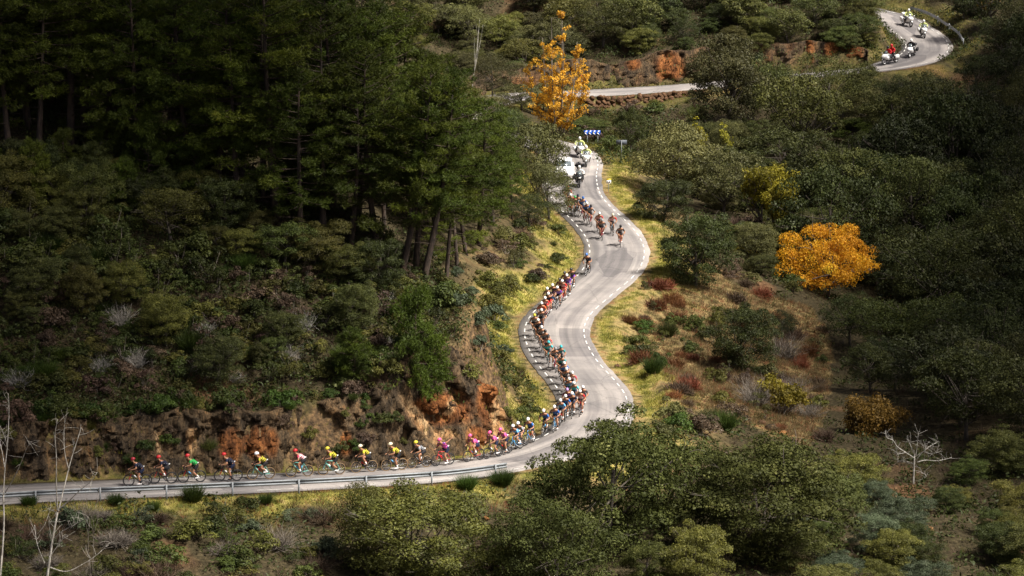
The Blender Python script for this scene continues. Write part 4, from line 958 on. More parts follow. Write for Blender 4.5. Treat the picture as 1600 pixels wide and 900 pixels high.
# right-hand forest
RF = 'oaks of the shaded right forest'
T((1175, 82, 392, 90), 'oak', 'oak between the two tree crowns hiding the far road', 'tree', F_DARK, 0)
T((1345, 98, 389, 70), 'oak', 'oak at the near verge where the far bend begins', 'tree', F_OAK, 2)
scatter([(1380, 130), (1620, 60), (1620, 260), (1380, 260)], 22, 3.2, 6.2, OAKS, 7, 8, 'holm_oak', 'tree', [F_OAK, F_DARK, F_GREY], 'shaded oak', 'in the top right forest', RF, 0.62, True, rnd=1)
scatter([(1230, 200), (1400, 170), (1400, 380), (1230, 350)], 16, 3.0, 5.6, OAKS, 7, 8, 'holm_oak', 'tree', [F_OAK, F_DARK, F_GREY], 'shaded oak', 'in the forest above the orange tree', RF, 0.62, True, rnd=2)
scatter([(1370, 260), (1620, 260), (1620, 420), (1370, 420)], 26, 3.2, 6.6, OAKS, 7, 8, 'holm_oak', 'tree', [F_OAK, F_DARK, F_DARK], 'shaded oak', 'in the forest right of the orange tree', RF, 0.6, True, rnd=3)
scatter([(1290, 440), (1620, 420), (1620, 560), (1290, 560)], 26, 3.0, 6.0, OAKS, 7, 8, 'holm_oak', 'tree', [F_OAK, F_DARK, F_DARK], 'dim oak', 'in the forest below the orange tree', RF, 0.6, True, rnd=4)
scatter([(1300, 560), (1620, 560), (1620, 720), (1460, 720), (1300, 690)], 18, 2.7, 5.0, OAKS, 7, 8, 'holm_oak', 'tree', [F_OAK, F_DARK, F_SHRUB], 'dim oak', 'in the forest around the dead white tree', RF, 0.62, True, rnd=5)
scatter([(1230, 720), (1620, 720), (1620, 1000), (1230, 1000)], 34, 1.5, 2.2, OAKS_BIG, 7, 8, 'oak_bush', 'bush', [F_OAK, F_SHRUB, F_BLUE, F_OLIVE], 'leafy oak bush', 'in the bottom right corner', 'oak bushes bottom right', 0.55, True, rnd=6)
scatter([(960, 250), (1200, 200), (1240, 350), (1060, 360), (1000, 300)], 22, 1.9, 3.0, OAKS_BIG, 7, 8, 'oak_bush', 'bush', [F_GREY, F_OAK, F_SHRUB], 'grey green oak bush', 'in the valley above the sunny bank', 'oak bushes in the valley', 0.5, True, rnd=7)
scatter([(1130, 330), (1330, 330), (1330, 480), (1200, 470)], 18, 1.6, 2.4, OAKS_BIG, 7, 8, 'oak_bush', 'bush', [F_GREY, F_OAK, F_SHRUB], 'grey green oak bush', 'at the foot of the sunny bank', 'oak bushes at the foot of the bank', 0.5, True, rnd=8)
# far slope behind the far road
scatter([(640, -30), (930, -30), (930, 110), (780, 130), (640, 60)], 22, 2.2, 3.4, OAKS, 7, 8, 'holm_oak', 'tree', [F_GREY, F_OLIVE, F_GREY], 'grey scrub oak', 'on the far slope left of the poplar', 'scrub oaks on the far slope', 0.62, True, rnd=9)
scatter([(930, -30), (1390, -30), (1390, 78), (930, 78)], 30, 2.3, 3.6, OAKS, 7, 8, 'holm_oak', 'tree', [F_OAK, F_DARK, F_SHRUB], 'dark oak', 'on the far slope above the far road', 'dark oaks above the far road', 0.6, True, rnd=10)
scatter([(1430, -40), (1620, -60), (1620, 60), (1520, 50)], 9, 2.4, 4.2, OAKS, 7, 8, 'holm_oak', 'tree', [F_OAK, F_DARK], 'dark oak', 'behind the far guard rail', 'dark oaks behind the far rail', 0.6, True, rnd=11)
scatter([(700, 150), (850, 150), (870, 260), (760, 330)], 8, 1.9, 3.4, OAKS, 7, 8, 'holm_oak', 'tree', [F_GREY, F_SHRUB], 'dark bushy oak', 'between the pines and the upper bend', 'oaks by the upper bend', 0.55, True, rnd=12)
scatter([(930, 30), (1390, 25), (1390, 92), (930, 100)], 20, 1.3, 1.9, OAKS_BIG, 7, 8, 'oak_bush', 'bush', [F_SHRUB, F_OAK, F_OLIVE], 'oak bush', 'along the brow of the far road cutting', 'bushes over the far cutting', 0.4, True, rnd=18, check=False, t_rng=(404, 430))
scatter([(640, 20), (830, 60), (830, 140), (640, 110)], 14, 1.4, 2.0, OAKS_BIG, 7, 8, 'oak_bush', 'bush', [F_GREY, F_OLIVE, F_SHRUB], 'grey oak bush', 'on the far slope beside the pines', 'bushes on the far slope', 0.4, True, rnd=19, check=False, t_rng=(375, 440))
# undergrowth below the pines
scatter([(-40, 270), (330, 285), (620, 400), (620, 470), (330, 400), (-40, 340)], 20, 1.5, 2.6, OAKS_BIG, 7, 8, 'oak_bush', 'bush', [F_SHRUB, F_OLIVE, F_DARK], 'dark oak bush', 'under the front pines', 'oak bushes under the pines', 0.5, True, rnd=13)
scatter([(-40, 230), (330, 250), (600, 340), (620, 420), (330, 380), (-40, 330)], 14, 1.3, 4.2, LOWPINE, 5, 3.6, 'young_pine', 'tree', [F_PINE], 'young pine', 'among the front pines', 'young pines on the left hill', 0.5, True, rnd=14)
scatter([(-40, 330), (560, 430), (700, 600), (-40, 620)], 16, 1.25, 2.3, OAKS_BIG, 7, 8, 'oak_bush', 'bush', [F_SHRUB, F_OLIVE, F_OAK], 'rounded oak bush', 'on the open left slope', 'oak bushes on the left slope', 0.5, True, rnd=15)
scatter([(1130, 300), (1240, 320), (1240, 410), (1150, 400)], 10, 1.0, 1.5, SHRUBS + HEATH, 1.7, 2.1, 'shrub', 'shrub', [F_LIME, F_OLIVE, F_BROWN], 'autumn tinted bush', 'around the yellow green bush in the valley', 'tinted bushes in the valley', 0.4, rnd=16, check=False)
scatter([(770, 470), (830, 520), (845, 640), (800, 690), (770, 600)], 14, 0.6, 0.8, SHRUBS + HEATH, 1.7, 2.1, 'shrub', 'shrub', [F_OLIVE, F_SHRUB, F_BROWN], 'small shrub', 'on the flank of the rocky nose', 'shrubs of the rocky nose', 0.45, rnd=17, check=False)
scatter([(745, 385), (825, 345), (838, 420), (815, 478), (770, 470)], 15, 0.95, 1.3, SHRUBS + SHRUB_OPEN + HEATH, 1.7, 2.1, 'shrub', 'shrub', [F_OLIVE, F_SHRUB, F_BROWN, F_GREY], 'mixed shrub', 'between the leaning pines and the bend', 'shrubs between pines and bend', 0.4, rnd=51, check=False)
# left slope
LS = 'shrubs on the left slope'
scatter([(-40, 280), (330, 300), (330, 450), (-40, 450)], 40, 1.35, 2.0, SHRUBS + SHRUB_OPEN, 1.7, 2.2, 'shrub', 'shrub', [F_SHRUB, F_OLIVE, F_SHRUB], 'dark leafy shrub', 'high on the left slope', LS, 0.5, rnd=20)
scatter([(-40, 450), (330, 450), (330, 620), (-40, 620)], 60, 1.05, 1.5, SHRUBS + SHRUB_OPEN, 1.7, 2.2, 'shrub', 'shrub', [F_SHRUB, F_OLIVE, F_SHRUB, F_BROWN], 'scrubby shrub', 'low on the left slope', LS, 0.5, rnd=21)
scatter([(330, 400), (640, 430), (700, 450), (740, 600), (330, 620)], 78, 1.0, 1.4, SHRUBS + SHRUB_OPEN, 1.7, 2.2, 'shrub', 'shrub', [F_SHRUB, F_OLIVE, F_OLIVE, F_BROWN], 'olive shrub', 'on the slope above the cliff', LS, 0.5, rnd=22)
scatter([(690, 420), (790, 440), (800, 560), (720, 560)], 12, 0.9, 1.3, SHRUBS, 1.7, 2.2, 'shrub', 'shrub', [F_BLUE, F_BLUE, F_OLIVE], 'blue green shrub', 'on the rocky nose above the bend', LS, 0.55, rnd=23)
scatter([(-40, 380), (620, 420), (700, 590), (-40, 620)], 20, 0.8, 1.3, BROOMS, 1.7, 1.7, 'broom_bush', 'shrub', [F_BROOM], 'fine green broom', 'on the left slope', 'broom on the left slope', 0.5, rnd=24)
scatter([(-40, 320), (620, 430), (700, 600), (-40, 620)], 16, 0.7, 1.3, TWIGS, 2.2, 2.0, 'bleached_bush', 'shrub', [BARK_WHITE, BARK_PALE], 'pale dead twiggy bush', 'on the left slope', 'dead bushes on the left slope', 0.4, rnd=25)
# near bank below the rail
NB = 'shrubs on the near bank'
scatter([(-40, 785), (520, 770), (520, 930), (-40, 930)], 16, 0.9, 1.0, HEATH + TWIGS, 1.5, 1.8, 'heather_bush', 'shrub', [F_BROWN, BARK_GREY, F_BROWN], 'dry brown bush', 'on the near bank under the rail', NB, 0.55, rnd=30, t_rng=(195, 246))
scatter([(-40, 800), (560, 785), (560, 930), (-40, 930)], 46, 0.95, 1.2, SHRUBS + SHRUB_OPEN, 1.7, 2.2, 'shrub', 'shrub', [F_SHRUB, F_BLUE, F_SHRUB, F_OLIVE], 'dark leafy shrub', 'on the near bank under the rail', NB, 0.45, rnd=31, t_rng=(195, 246))
scatter([(690, 752), (840, 745), (850, 930), (690, 930)], 14, 0.8, 1.0, SHRUBS + HEATH, 1.6, 2.2, 'shrub', 'shrub', [F_SHRUB, F_BROWN, F_OLIVE], 'low shrub', 'between the low oaks below the bend', NB, 0.55, rnd=32, t_rng=(195, 256))
for j, (px, py, s_) in enumerate([(302, 783, .85), (45, 792, .6), (180, 790, .6), (415, 790, .55), (730, 768, .8), (785, 762, .9), (240, 800, .5)]):
    p = ground_ray(px, py); o = single('broom_bush', BROOMS[j % 3], p, j, (s_, s_, s_ * 0.75), F_BROOM)
    tag(o, f'green broom tuft, {ordinal(sorted([302, 45, 180, 415, 730, 785, 240]).index(px))} from the left along the guard rail', 'shrub', 'broom by the guard rail'); PLANTED.append((p[0], p[1], 0.5))
# sunny bank
SB = 'plants of the sunny bank'
scatter([(960, 470), (1040, 430), (1120, 470), (1150, 640), (1060, 640), (985, 570)], 22, 0.8, 0.95, BRACKEN, 0.9, 1.8, 'bracken_clump', 'bracken', [F_RED, F_RED, F_BROWN], 'rust red bracken clump', 'on the sunny bank', SB, 0.5, rnd=40, check=False)
scatter([(1140, 420), (1290, 500), (1290, 700), (1150, 650)], 24, 0.85, 1.0, BRACKEN + HEATH, 1.0, 1.8, 'bracken_clump', 'bracken', [F_RED, F_BROWN], 'red brown bracken clump', 'low on the sunny bank', SB, 0.5, rnd=41, check=False)
scatter([(950, 520), (1060, 500), (1100, 600), (1010, 610)], 9, 0.75, 1.3, BROOMS + SHRUBS, 1.7, 1.9, 'broom_bush', 'shrub', [F_BROOM, F_SHRUB], 'green broom bush', 'on the sunny bank', SB, 0.5, rnd=42, check=False)
scatter([(1030, 640), (1150, 650), (1140, 700), (1030, 690)], 10, 0.95, 1.3, HEATH + BROOMS + SHRUBS, 1.5, 1.9, 'heather_bush', 'shrub', [F_GREY, F_BROOM, F_BROWN], 'grey heather bush', 'below the bank beside the bend', SB, 0.5, rnd=43, check=False, t_rng=(240, 290))
scatter([(1120, 560), (1260, 560), (1270, 660), (1140, 640)], 9, 1.0, 1.6, TWIGS, 2.2, 2.0, 'bare_bush', 'shrub', [BARK_GREY], 'bare twiggy bush', 'at the lower edge of the bank', SB, 0.45, rnd=44, check=False)
scatter([(800, 370), (890, 330), (905, 390), (850, 440), (800, 470)], 9, 0.7, 0.8, SHRUBS + HEATH, 1.6, 2.0, 'shrub', 'shrub', [F_BROWN, F_SHRUB, F_OLIVE], 'brown shrub', 'on the inner grass bank of the bend', SB, 0.5, rnd=45, check=False)
scatter([(900, 165), (1100, 160), (1100, 235), (900, 240)], 20, 0.85, 1.2, SHRUBS + HEATH + TWIGS, 1.6, 2.0, 'shrub', 'shrub', [F_BROWN, F_OLIVE, F_SHRUB], 'scrubby shrub', 'below the stone wall of the far road', SB, 0.5, rnd=46, check=False)
scatter([(1010, 440), (1110, 460), (1180, 480), (1290, 540), (1280, 680), (1140, 640), (1000, 560)], 26, 0.75, 1.25, SHRUBS + SHRUB_OPEN, 1.7, 2.1, 'shrub', 'shrub', [F_SHRUB, F_OLIVE, F_GREY, F_BROWN], 'low round shrub', 'dotted over the sunny bank', SB, 0.5, rnd=47, check=False)
scatter([(1010, 330), (1060, 380), (1180, 460), (1290, 470), (1290, 420), (1150, 350)], 16, 0.9, 1.2, SHRUBS + HEATH, 1.7, 2.1, 'shrub', 'shrub', [F_SHRUB, F_OLIVE, F_GREY, F_BROWN], 'scrubby bush', 'along the upper edge of the sunny bank', SB, 0.5, rnd=48, check=False)
# bushes growing out of the rock face and along its top
rngc = np.random.default_rng(77); cf = []
for j in range(130):
    r_ = rngc.integers(8, LCV.shape[0] - 1); c_ = rngc.integers(40, LCV.shape[1] - 40); p = LCV[r_, c_]
    if j > 60: p = LCV[LCV.shape[0] - 3, c_]
    pp = to_px(p)
    if not (-20 < pp[0] < 830) or (640 < pp[0] < 700 and pp[1] > 590): continue
    s_ = 0.3 + 0.35 * rngc.random() if j <= 60 else 0.5 + 0.5 * rngc.random()
    m_ = [F_SHRUB, F_OLIVE, F_BROWN, F_BROOM][rngc.integers(4)]
    o = single('cliff_shrub', (SHRUBS + HEATH)[rngc.integers(6)], p - np.array([0, -0.1, 0.1]), rngc.random() * 6, (s_, s_, s_ * 1.05), m_)
    o['category'] = 'shrub'; o['group'] = 'shrubs clinging to the rock cliff'; cf.append((pp[0], o))
cf.sort(key=lambda q: q[0])
for j, (px, o) in enumerate(cf): o['label'] = f'small shrub clinging to the rock cliff, {ordinal(j)} from the left'

# ---- ground cover nobody could count
def cover(name, label, mat, proto_fn, pts, s_rng, rng):
    """many low tufts joined into one mesh"""
    protos = [proto_fn(i) for i in range(4)]
    Vs = []; Fs = []; off = 0
    ks = rng.integers(0, 4, len(pts)); an = rng.random(len(pts)) * 6.283; sc = s_rng[0] + (s_rng[1] - s_rng[0]) * rng.random(len(pts))
    for k_ in range(4):
        sel = np.nonzero(ks == k_)[0]; pv, pf = protos[k_]
        c, s = np.cos(an[sel])[:, None] * sc[sel][:, None], np.sin(an[sel])[:, None] * sc[sel][:, None]
        X = pv[None, :, 0] * c - pv[None, :, 1] * s + pts[sel, 0][:, None]; Y = pv[None, :, 0] * s + pv[None, :, 1] * c + pts[sel, 1][:, None]; Z = pv[None, :, 2] * sc[sel][:, None] + pts[sel, 2][:, None]
        Vs.append(np.stack([X, Y, Z], -1).reshape(-1, 3)); Fs.append((pf[None] + (np.arange(len(sel)) * len(pv))[:, None, None] + off).reshape(-1, pf.shape[1])); off += len(sel) * len(pv)
    o = put(name, raw_mesh(name, np.concatenate(Vs), np.concatenate(Fs), [mat]))
    return tag(o, label, name.replace('_', ' '), kind='stuff')
def tuft(seed, n=9, h=0.4, w=0.16, bw=0.014, lean=0.5):
    rng = np.random.default_rng(seed); a = rng.random(n) * 6.283; b = np.stack([np.cos(a), np.sin(a), a * 0], 1) * (w * rng.random((n, 1))); b[:, 2] = -0.05
    d = unit(np.stack([np.cos(a) * lean * rng.random(n), np.sin(a) * lean * rng.random(n), np.ones(n)], 1)); L = h * (0.5 + 0.6 * rng.random((n, 1)))
    s = unit(np.cross(d, rng.normal(size=(n, 3)))) * bw
    V = np.stack([b - s, b + s, b + d * L], 1).reshape(-1, 3)
    return V, np.arange(n * 3).reshape(n, 3)
def leafy(seed, n=22, h=0.65, w=0.6, leaf=0.115):
    rng = np.random.default_rng(seed)
    d = unit(rng.normal(size=(n, 3))); d[:, 2] = np.abs(d[:, 2])
    return quads_from(d * np.array([w, w, h]) * (0.5 + 0.5 * rng.random((n, 1))), unit(rng.normal(size=(n, 3))), unit(rng.normal(size=(n, 3))), leaf * (0.6 + 0.8 * rng.random(n)), leaf * 0.5 * (0.6 + 0.8 * rng.random(n)))
rng = np.random.default_rng(5)
# candidate ground cells in view
fine = (gx >= -48) & (gx <= 66); finey = (gy >= 216) & (gy <= 450)
sel = (np.repeat(finey, nxg) & np.tile(fine, nyg)); vis = sel & (gpx > -60) & (gpx < 1660) & (gpy > -60) & (gpy < 960)
def sample(weight, n):
    w = np.where(vis, weight, 0.0); w = w / w.sum(); id_ = rng.choice(len(w), n, p=w)
    xy = gxy[id_] + rng.uniform(-0.28, 0.28, (n, 2)); I, D, s = road_near(xy); ok = D > RW - 0.06; xy = xy[ok]
    return np.concatenate([xy, hfast(xy)[:, None]], 1)
e1 = np.clip(gD - RW, 0, 99)
w_grass = grass * np.where(e1 < 6, 1.0, 0.5) * (gD > RW) * (gI > 60)
cover('verge_grass', 'short yellow green grass on the road verges', F_GRASS, lambda i: tuft(i, 9, 0.17, 0.17, 0.012, 0.9), sample(w_grass, 22000), (0.5, 2.1), rng)
w_straw = np.where(bank, np.clip(e1 - 2.0, 0, 4), 0) + 0.5 * grass * (e1 > 1.5) * (e1 < 7)
cover('straw_grass', 'tall dry straw grass on the banks', F_STRAW, lambda i: tuft(20 + i, 12, 0.5, 0.16, 0.009, 0.8), sample(w_straw, 7000), (0.5, 1.3), rng)
leftm = (gI < I_TOP) & (gS > 0) & (gD > RW + 3)
w_l = np.where(leftm & (gpt < 278), 5.0, 0.0) + np.where(leftm & (gpt >= 278), 0.5, 0.0) + np.where((gpx > 1000) & (gD > 9), 0.35, 0) + np.where((gI < I_BEND) & (gS < 0) & (gD > RW + 1.3), 0.7, 0) + np.where(gpt > 405, 1.6, 0) + np.where((gpx > 880) & (gpx < 1120) & (gpt > 362) & (gpt < 399), 2.0, 0)
w_l = w_l + np.where((gI >= I_NOSE) & (gI < I_BEND + 20) & (gS > 0) & (gD > RW + 1.2) & (gpt < 300), 2.0, 0)
w_l = w_l * np.clip(1 - 1.1 * bank, 0, 1) * (1 - 0.35 * steep)
w_b = np.where(bank & (e1 > 3.0), 1.0, 0.0) + np.where((gI < I_NOSE) & (gS < 0) & (e1 > 0.5) & (e1 < 5), 0.8, 0)
cover('bracken_litter', 'rust brown dead bracken on the sunny bank', F_RED, lambda i: tuft(120 + i, 10, 0.4, 0.25, 0.014, 1.4), sample(w_b, 2600), (0.5, 1.2), rng)
cover('bank_weed', 'olive weeds on the sunny bank', F_OLIVE, lambda i: tuft(140 + i, 12, 0.4, 0.25, 0.014, 1.2), sample(w_b + 0.3 * grass, 4200), (0.5, 1.2), rng)
cover('low_scrub', 'low dark scrub covering the slopes', F_SHRUB, lambda i: leafy(40 + i), sample(w_l, 11500), (0.5, 1.4), rng)
cover('dry_scrub', 'dry brown undergrowth between the shrubs', F_BROWN, lambda i: tuft(60 + i, 16, 0.6, 0.3, 0.012, 1.3), sample(w_l, 7000), (0.5, 1.3), rng)
cover('olive_scrub', 'olive green undergrowth on the slopes', F_OLIVE, lambda i: leafy(80 + i, 22, 0.55, 0.5, 0.095), sample(w_l, 5500), (0.5, 1.2), rng)
# ================================================================== riders and bicycles
def V3(*a): return np.array(a, float)
def skin_mesh(name, nodes, edges, root, mat, sub=1):
    """one continuous limb-and-trunk surface: nodes {key: (point, radius)}"""
    keys = list(nodes); ix = {k: i for i, k in enumerate(keys)}
    me = bpy.data.meshes.new(name + '_skeleton'); me.from_pydata([tuple(nodes[k][0]) for k in keys], [(ix[a], ix[b]) for a, b in edges], []); me.update()
    o = bpy.data.objects.new(name + '_skeleton', me); COL.objects.link(o)
    md = o.modifiers.new('skin', 'SKIN'); md.use_smooth_shade = True; md.branch_smoothing = 0.4
    sv = me.skin_vertices[0].data
    for k in keys:
        r = nodes[k][1]; sv[ix[k]].radius = (r, r) if np.isscalar(r) else r; sv[ix[k]].use_root = (k == root)
    ss = o.modifiers.new('sub', 'SUBSURF'); ss.levels = sub; ss.render_levels = sub
    dg = bpy.context.evaluated_depsgraph_get(); dg.update()
    out = bpy.data.meshes.new_from_object(o.evaluated_get(dg)); out.name = name
    bpy.data.objects.remove(o); bpy.data.meshes.remove(me)
    out.materials.clear(); out.materials.append(mat)
    out.polygons.foreach_set('use_smooth', np.ones(len(out.polygons), bool))
    return out
def join_meshes(name, parts, mat):
    V = []; F = {}; n = 0
    for m in parts:
        v = np.empty(len(m.vertices) * 3, np.float32); m.vertices.foreach_get('co', v); V.append(v.reshape(-1, 3))
        for p in m.polygons: F.setdefault(len(p.vertices), []).append([i + n for i in p.vertices])
        n += len(m.vertices)
    return raw_mesh(name, np.concatenate(V), [np.array(f, np.int32) for f in F.values()], [mat], smooth=True)
SKIN = plain('brown_skin', (0.36, 0.175, 0.10), 0.5, var=0.06)  # orange-brown skin tone shared by everyone
BLACK = plain('black_cloth', (0.018, 0.018, 0.022), 0.7)
LENS = plain('dark_lens', (0.02, 0.02, 0.025), 0.15, var=0.0)
def two_bone(a, c, l1, l2, pole):
    d = c - a; L = min(np.linalg.norm(d), (l1 + l2) * 0.999); u = d / np.linalg.norm(d)
    x = (l1 * l1 - l2 * l2 + L * L) / (2 * L); h = math.sqrt(max(0, l1 * l1 - x * x)); p = pole - u * np.dot(pole, u); p /= np.linalg.norm(p)
    return a + u * x + p * h
def hand_shape(mb, w, fwd, down, out_, sc=1.0):
    """palm, four unequal bent fingers and a thumb closing on a bar; fwd = knuckle direction, down = curl, out_ = thumb side opposite"""
    mb.box(w + fwd * 0.045, (0.085, 0.075, 0.03), rot=Matrix((tuple(fwd), tuple(out_), tuple(-down))).transposed())
    for k_, (ln, o_) in enumerate(((0.042, -0.028), (0.05, -0.009), (0.046, 0.010), (0.036, 0.028))):
        a = w + fwd * 0.085 + out_ * o_; b = a + fwd * ln * 0.8 + down * 0.008; c = b + down * ln * 0.8; d = c - fwd * ln * 0.55
        mb.tube([a, b, c, d], [0.010, 0.0095, 0.009, 0.0075], 5)
    a = w + fwd * 0.02 - out_ * 0.036; b = a - out_ * 0.022 + fwd * 0.03 + down * 0.012; c = b + fwd * 0.028 + down * 0.022 + out_ * 0.012
    mb.tube([a, b, c], [0.012, 0.011, 0.008], 5)
def head_shape(mb, c, pitch, neck):
    """skull with jaw, nose, ears, eye sockets and mouth; looks along +x tilted by pitch"""
    rot = Matrix.Rotation(pitch, 4, 'Y')
    def f(p):
        p = p.copy(); x, y, z = p[:, 0], p[:, 1], p[:, 2]
        low = np.clip(-z, 0, 1); x2 = x * (1 - 0.10 * low) + 0.12 * low * (x > 0); y2 = y * (1 - 0.34 * low)
        eye = np.exp(-(((np.abs(y) - 0.38) / 0.2) ** 2 + ((z - 0.02) / 0.2) ** 2)) * (x > 0); x2 = x2 - 0.10 * eye
        nose = np.exp(-((y / 0.16) ** 2 + ((z + 0.22) / 0.2) ** 2)) * (x > 0); x2 = x2 + 0.24 * nose
        mouth = np.exp(-((y / 0.3) ** 2 + ((z + 0.58) / 0.08) ** 2)) * (x > 0); x2 = x2 - 0.05 * mouth
        return np.stack([x2, y2, z], 1)
    mb.ball(c, (0.098, 0.078, 0.122), 18, 15, rot=rot, fn=f)
    for s in (-1, 1): mb.ball(np.asarray(c) + np.array(rot.to_3x3()) @ V3(-0.01, s * 0.078, -0.01), (0.022, 0.010, 0.032), 7, 5, rot=rot)
_TH, _SH = 0.44, 0.44
def rider_pose(name, crank, aero=0.0, raised=False, look=0.0, stand=0.0, side_sign=1):
    """meshes of one riding pose, bicycle frame: +x ahead, ground at z = 0"""
    hip = V3(-0.19 + 0.16 * stand, 0, 1.00 + 0.07 * stand); waist = hip + V3(0.15, 0, 0.17 - 0.02 * aero); chest = waist + V3(0.23, 0, 0.13 - 0.07 * aero); neck = chest + V3(0.11, 0, 0.075); head = neck + V3(0.085, 0, 0.135)
    body = {'hip': (hip, (0.115, 0.13)), 'waist': (waist, (0.10, 0.125)), 'chest': (chest, (0.115, 0.15)), 'neck': (neck, 0.055), 'head': (head - V3(0.02, 0, 0.05), 0.05)}
    ed = [('hip', 'waist'), ('waist', 'chest'), ('chest', 'neck'), ('neck', 'head')]
    jer = {'hip': (hip + V3(0.03, 0, 0.05), (0.15, 0.165)), 'waist': (waist, (0.145, 0.168)), 'chest': (chest, (0.16, 0.20)), 'neck': (neck - V3(0.02, 0, 0.005), 0.075)}
    jed = [('hip', 'waist'), ('waist', 'chest'), ('chest', 'neck')]
    sho = {'hip': (hip + V3(-0.02, 0, -0.02), (0.145, 0.162)), 'waist': (hip + V3(0.07, 0, 0.07), (0.14, 0.16))}
    sed = [('hip', 'waist')]
    hands = MB(); socks = {}; shoes = {}
    for s, sn in ((1, 'l'), (-1, 'r')):
        sh = chest + V3(0.055, s * 0.175, 0.01)
        if raised and s == side_sign:
            hand = sh + V3(-0.42, s * 0.20, 0.30); el = sh + V3(-0.20, s * 0.14, 0.11)
        else:
            hand = V3(0.47 + 0.02, s * 0.205, 0.985 - 0.10 * aero); el = two_bone(sh, hand, 0.30, 0.28, V3(-0.35, s * 0.65, -0.6))
        wr = hand
        body.update({'sh' + sn: (sh, 0.068), 'el' + sn: (el, 0.05), 'wr' + sn: (wr, 0.034)})
        ed += [('chest', 'sh' + sn), ('sh' + sn, 'el' + sn), ('el' + sn, 'wr' + sn)]
        mid = sh + (el - sh) * 0.72
        jer.update({'sh' + sn: (sh, 0.09), 'md' + sn: (mid, 0.07)}); jed += [('chest', 'sh' + sn), ('sh' + sn, 'md' + sn)]
        fw = unit(hand - el); dn = V3(0, 0, -1) - fw * np.dot(V3(0, 0, -1), fw); dn = unit(dn); ou = unit(np.cross(fw, dn)) * 1.0
        hand_shape(hands, wr, fw, dn, ou if s > 0 else ou)
        a = crank + (0 if s > 0 else math.pi); ped = V3(0, s * 0.115, 0.27) + V3(math.cos(a), 0, math.sin(a)) * 0.172
        ank = ped + V3(-0.10, 0, 0.115); hj = hip + V3(0, s * 0.085, -0.03); kn = two_bone(hj, ank, _TH, _SH, V3(1, s * 0.06, 0.25))
        body.update({'hj' + sn: (hj, 0.095), 'kn' + sn: (kn, 0.066), 'cf' + sn: (kn + (ank - kn) * 0.35, 0.066), 'an' + sn: (ank, 0.036), 'ft' + sn: (ped + V3(0.06, 0, 0.035), 0.034)})
        ed += [('hip', 'hj' + sn), ('hj' + sn, 'kn' + sn), ('kn' + sn, 'cf' + sn), ('cf' + sn, 'an' + sn), ('an' + sn, 'ft' + sn)]
        tm = hj + (kn - hj) * 0.72
        sho.update({'hj' + sn: (hj, 0.125), 'tm' + sn: (tm, 0.096)}); sed += [('hip', 'hj' + sn), ('hj' + sn, 'tm' + sn)]
        m1 = MB(); m1.tube([ank + (kn - ank) * 0.30, ank + (kn - ank) * 0.1, ank - V3(0, 0, 0.03)], [0.050, 0.044, 0.042], 8); socks[sn] = m1.mesh('sock', [BLACK])
        m2 = MB(); c0 = ped + V3(0.0, 0, 0.03); rings = []
        for q, (dx, w_, h_, zz) in enumerate(((-0.155, 0.024, 0.028, 0.030), (-0.13, 0.036, 0.05, 0.035), (-0.08, 0.040, 0.055, 0.032), (0.0, 0.044, 0.042, 0.018), (0.07, 0.046, 0.032, 0.008), (0.115, 0.034, 0.022, 0.004))):
            an_ = np.arange(8) * math.pi / 4; rings.append(np.stack([np.full(8, c0[0] + dx), c0[1] + w_ * np.cos(an_), c0[2] + zz + h_ * np.sin(an_)], 1))
        m2.grid(rings, cap=True); shoes[sn] = m2.mesh('shoe', [BLACK])
    bm_ = skin_mesh('body', body, ed, 'hip', SKIN)
    hm = MB(); head_shape(hm, head, 0.30 + look, neck)
    bodym = join_meshes('body', [bm_, hm.mesh('h'), hands.mesh('h2')], SKIN)
    jm = skin_mesh('jersey', jer, jed, 'waist', BLACK); sm = skin_mesh('shorts', sho, sed, 'hip', BLACK)
    # helmet: long shell with a raised rib and vents, over the skull
    rot = Matrix.Rotation(0.30 + look, 4, 'Y')
    hl = MB()
    def f(p):
        p = p.copy(); z = np.maximum(p[:, 2], -0.22); x = p[:, 0] * np.where(p[:, 0] < 0, 1.22, 1.0); rib = 0.06 * np.cos(p[:, 1] * 9) * np.clip(p[:, 2], 0, 1)
        return np.stack([x, p[:, 1], z + rib], 1)
    hl.ball(head + V3(-0.012, 0, 0.032), (0.128, 0.102, 0.122), 20, 12, rot=rot, fn=f)
    vt = MB()
    for y_ in (-0.05, 0.0, 0.05):
        for x_ in (-0.06, 0.03):
            c = head + V3(-0.012, 0, 0.032) + np.array(rot.to_3x3()) @ V3(x_, y_, 0.122 * math.sqrt(max(0, 1 - (x_ / 0.13) ** 2 - (y_ / 0.102) ** 2)) + 0.002); vt.ball(c, (0.028, 0.009, 0.006), 6, 5, rot=rot)
    gl = MB()
    for s in (-1, 1): gl.ball(head + np.array(rot.to_3x3()) @ V3(0.088, s * 0.034, 0.005), (0.014, 0.034, 0.021), 8, 6, rot=rot)
    gl.tube([head + np.array(rot.to_3x3()) @ V3(x_, y_, 0.012) for x_, y_ in ((0.0, -0.082), (0.07, -0.07), (0.096, 0), (0.07, 0.07), (0.0, 0.082))], 0.006, 4)
    nb = MB(); bc = hip + V3(-0.05, 0, 0.115); nb.box(bc, (0.004, 0.17, 0.13), rot=Matrix.Rotation(-0.9, 4, 'Y'))
    return dict(body=bodym, jersey=jm, shorts=sm, helmet=hl.mesh('helmet', [BLACK]), vents=vt.mesh('vent', [BLACK]), glasses=gl.mesh('sunglasses', [LENS]), socks=socks, shoes=shoes, number=nb.mesh('race_number', [BLACK], smooth=False))
POSES = [rider_pose('a', -1.4), rider_pose('b', -0.2, 0.3, look=-0.1), rider_pose('c', 0.9, 0.15), rider_pose('d', 2.4, 0.6, look=-0.15), rider_pose('e', 3.4, 0.1, look=0.1)]
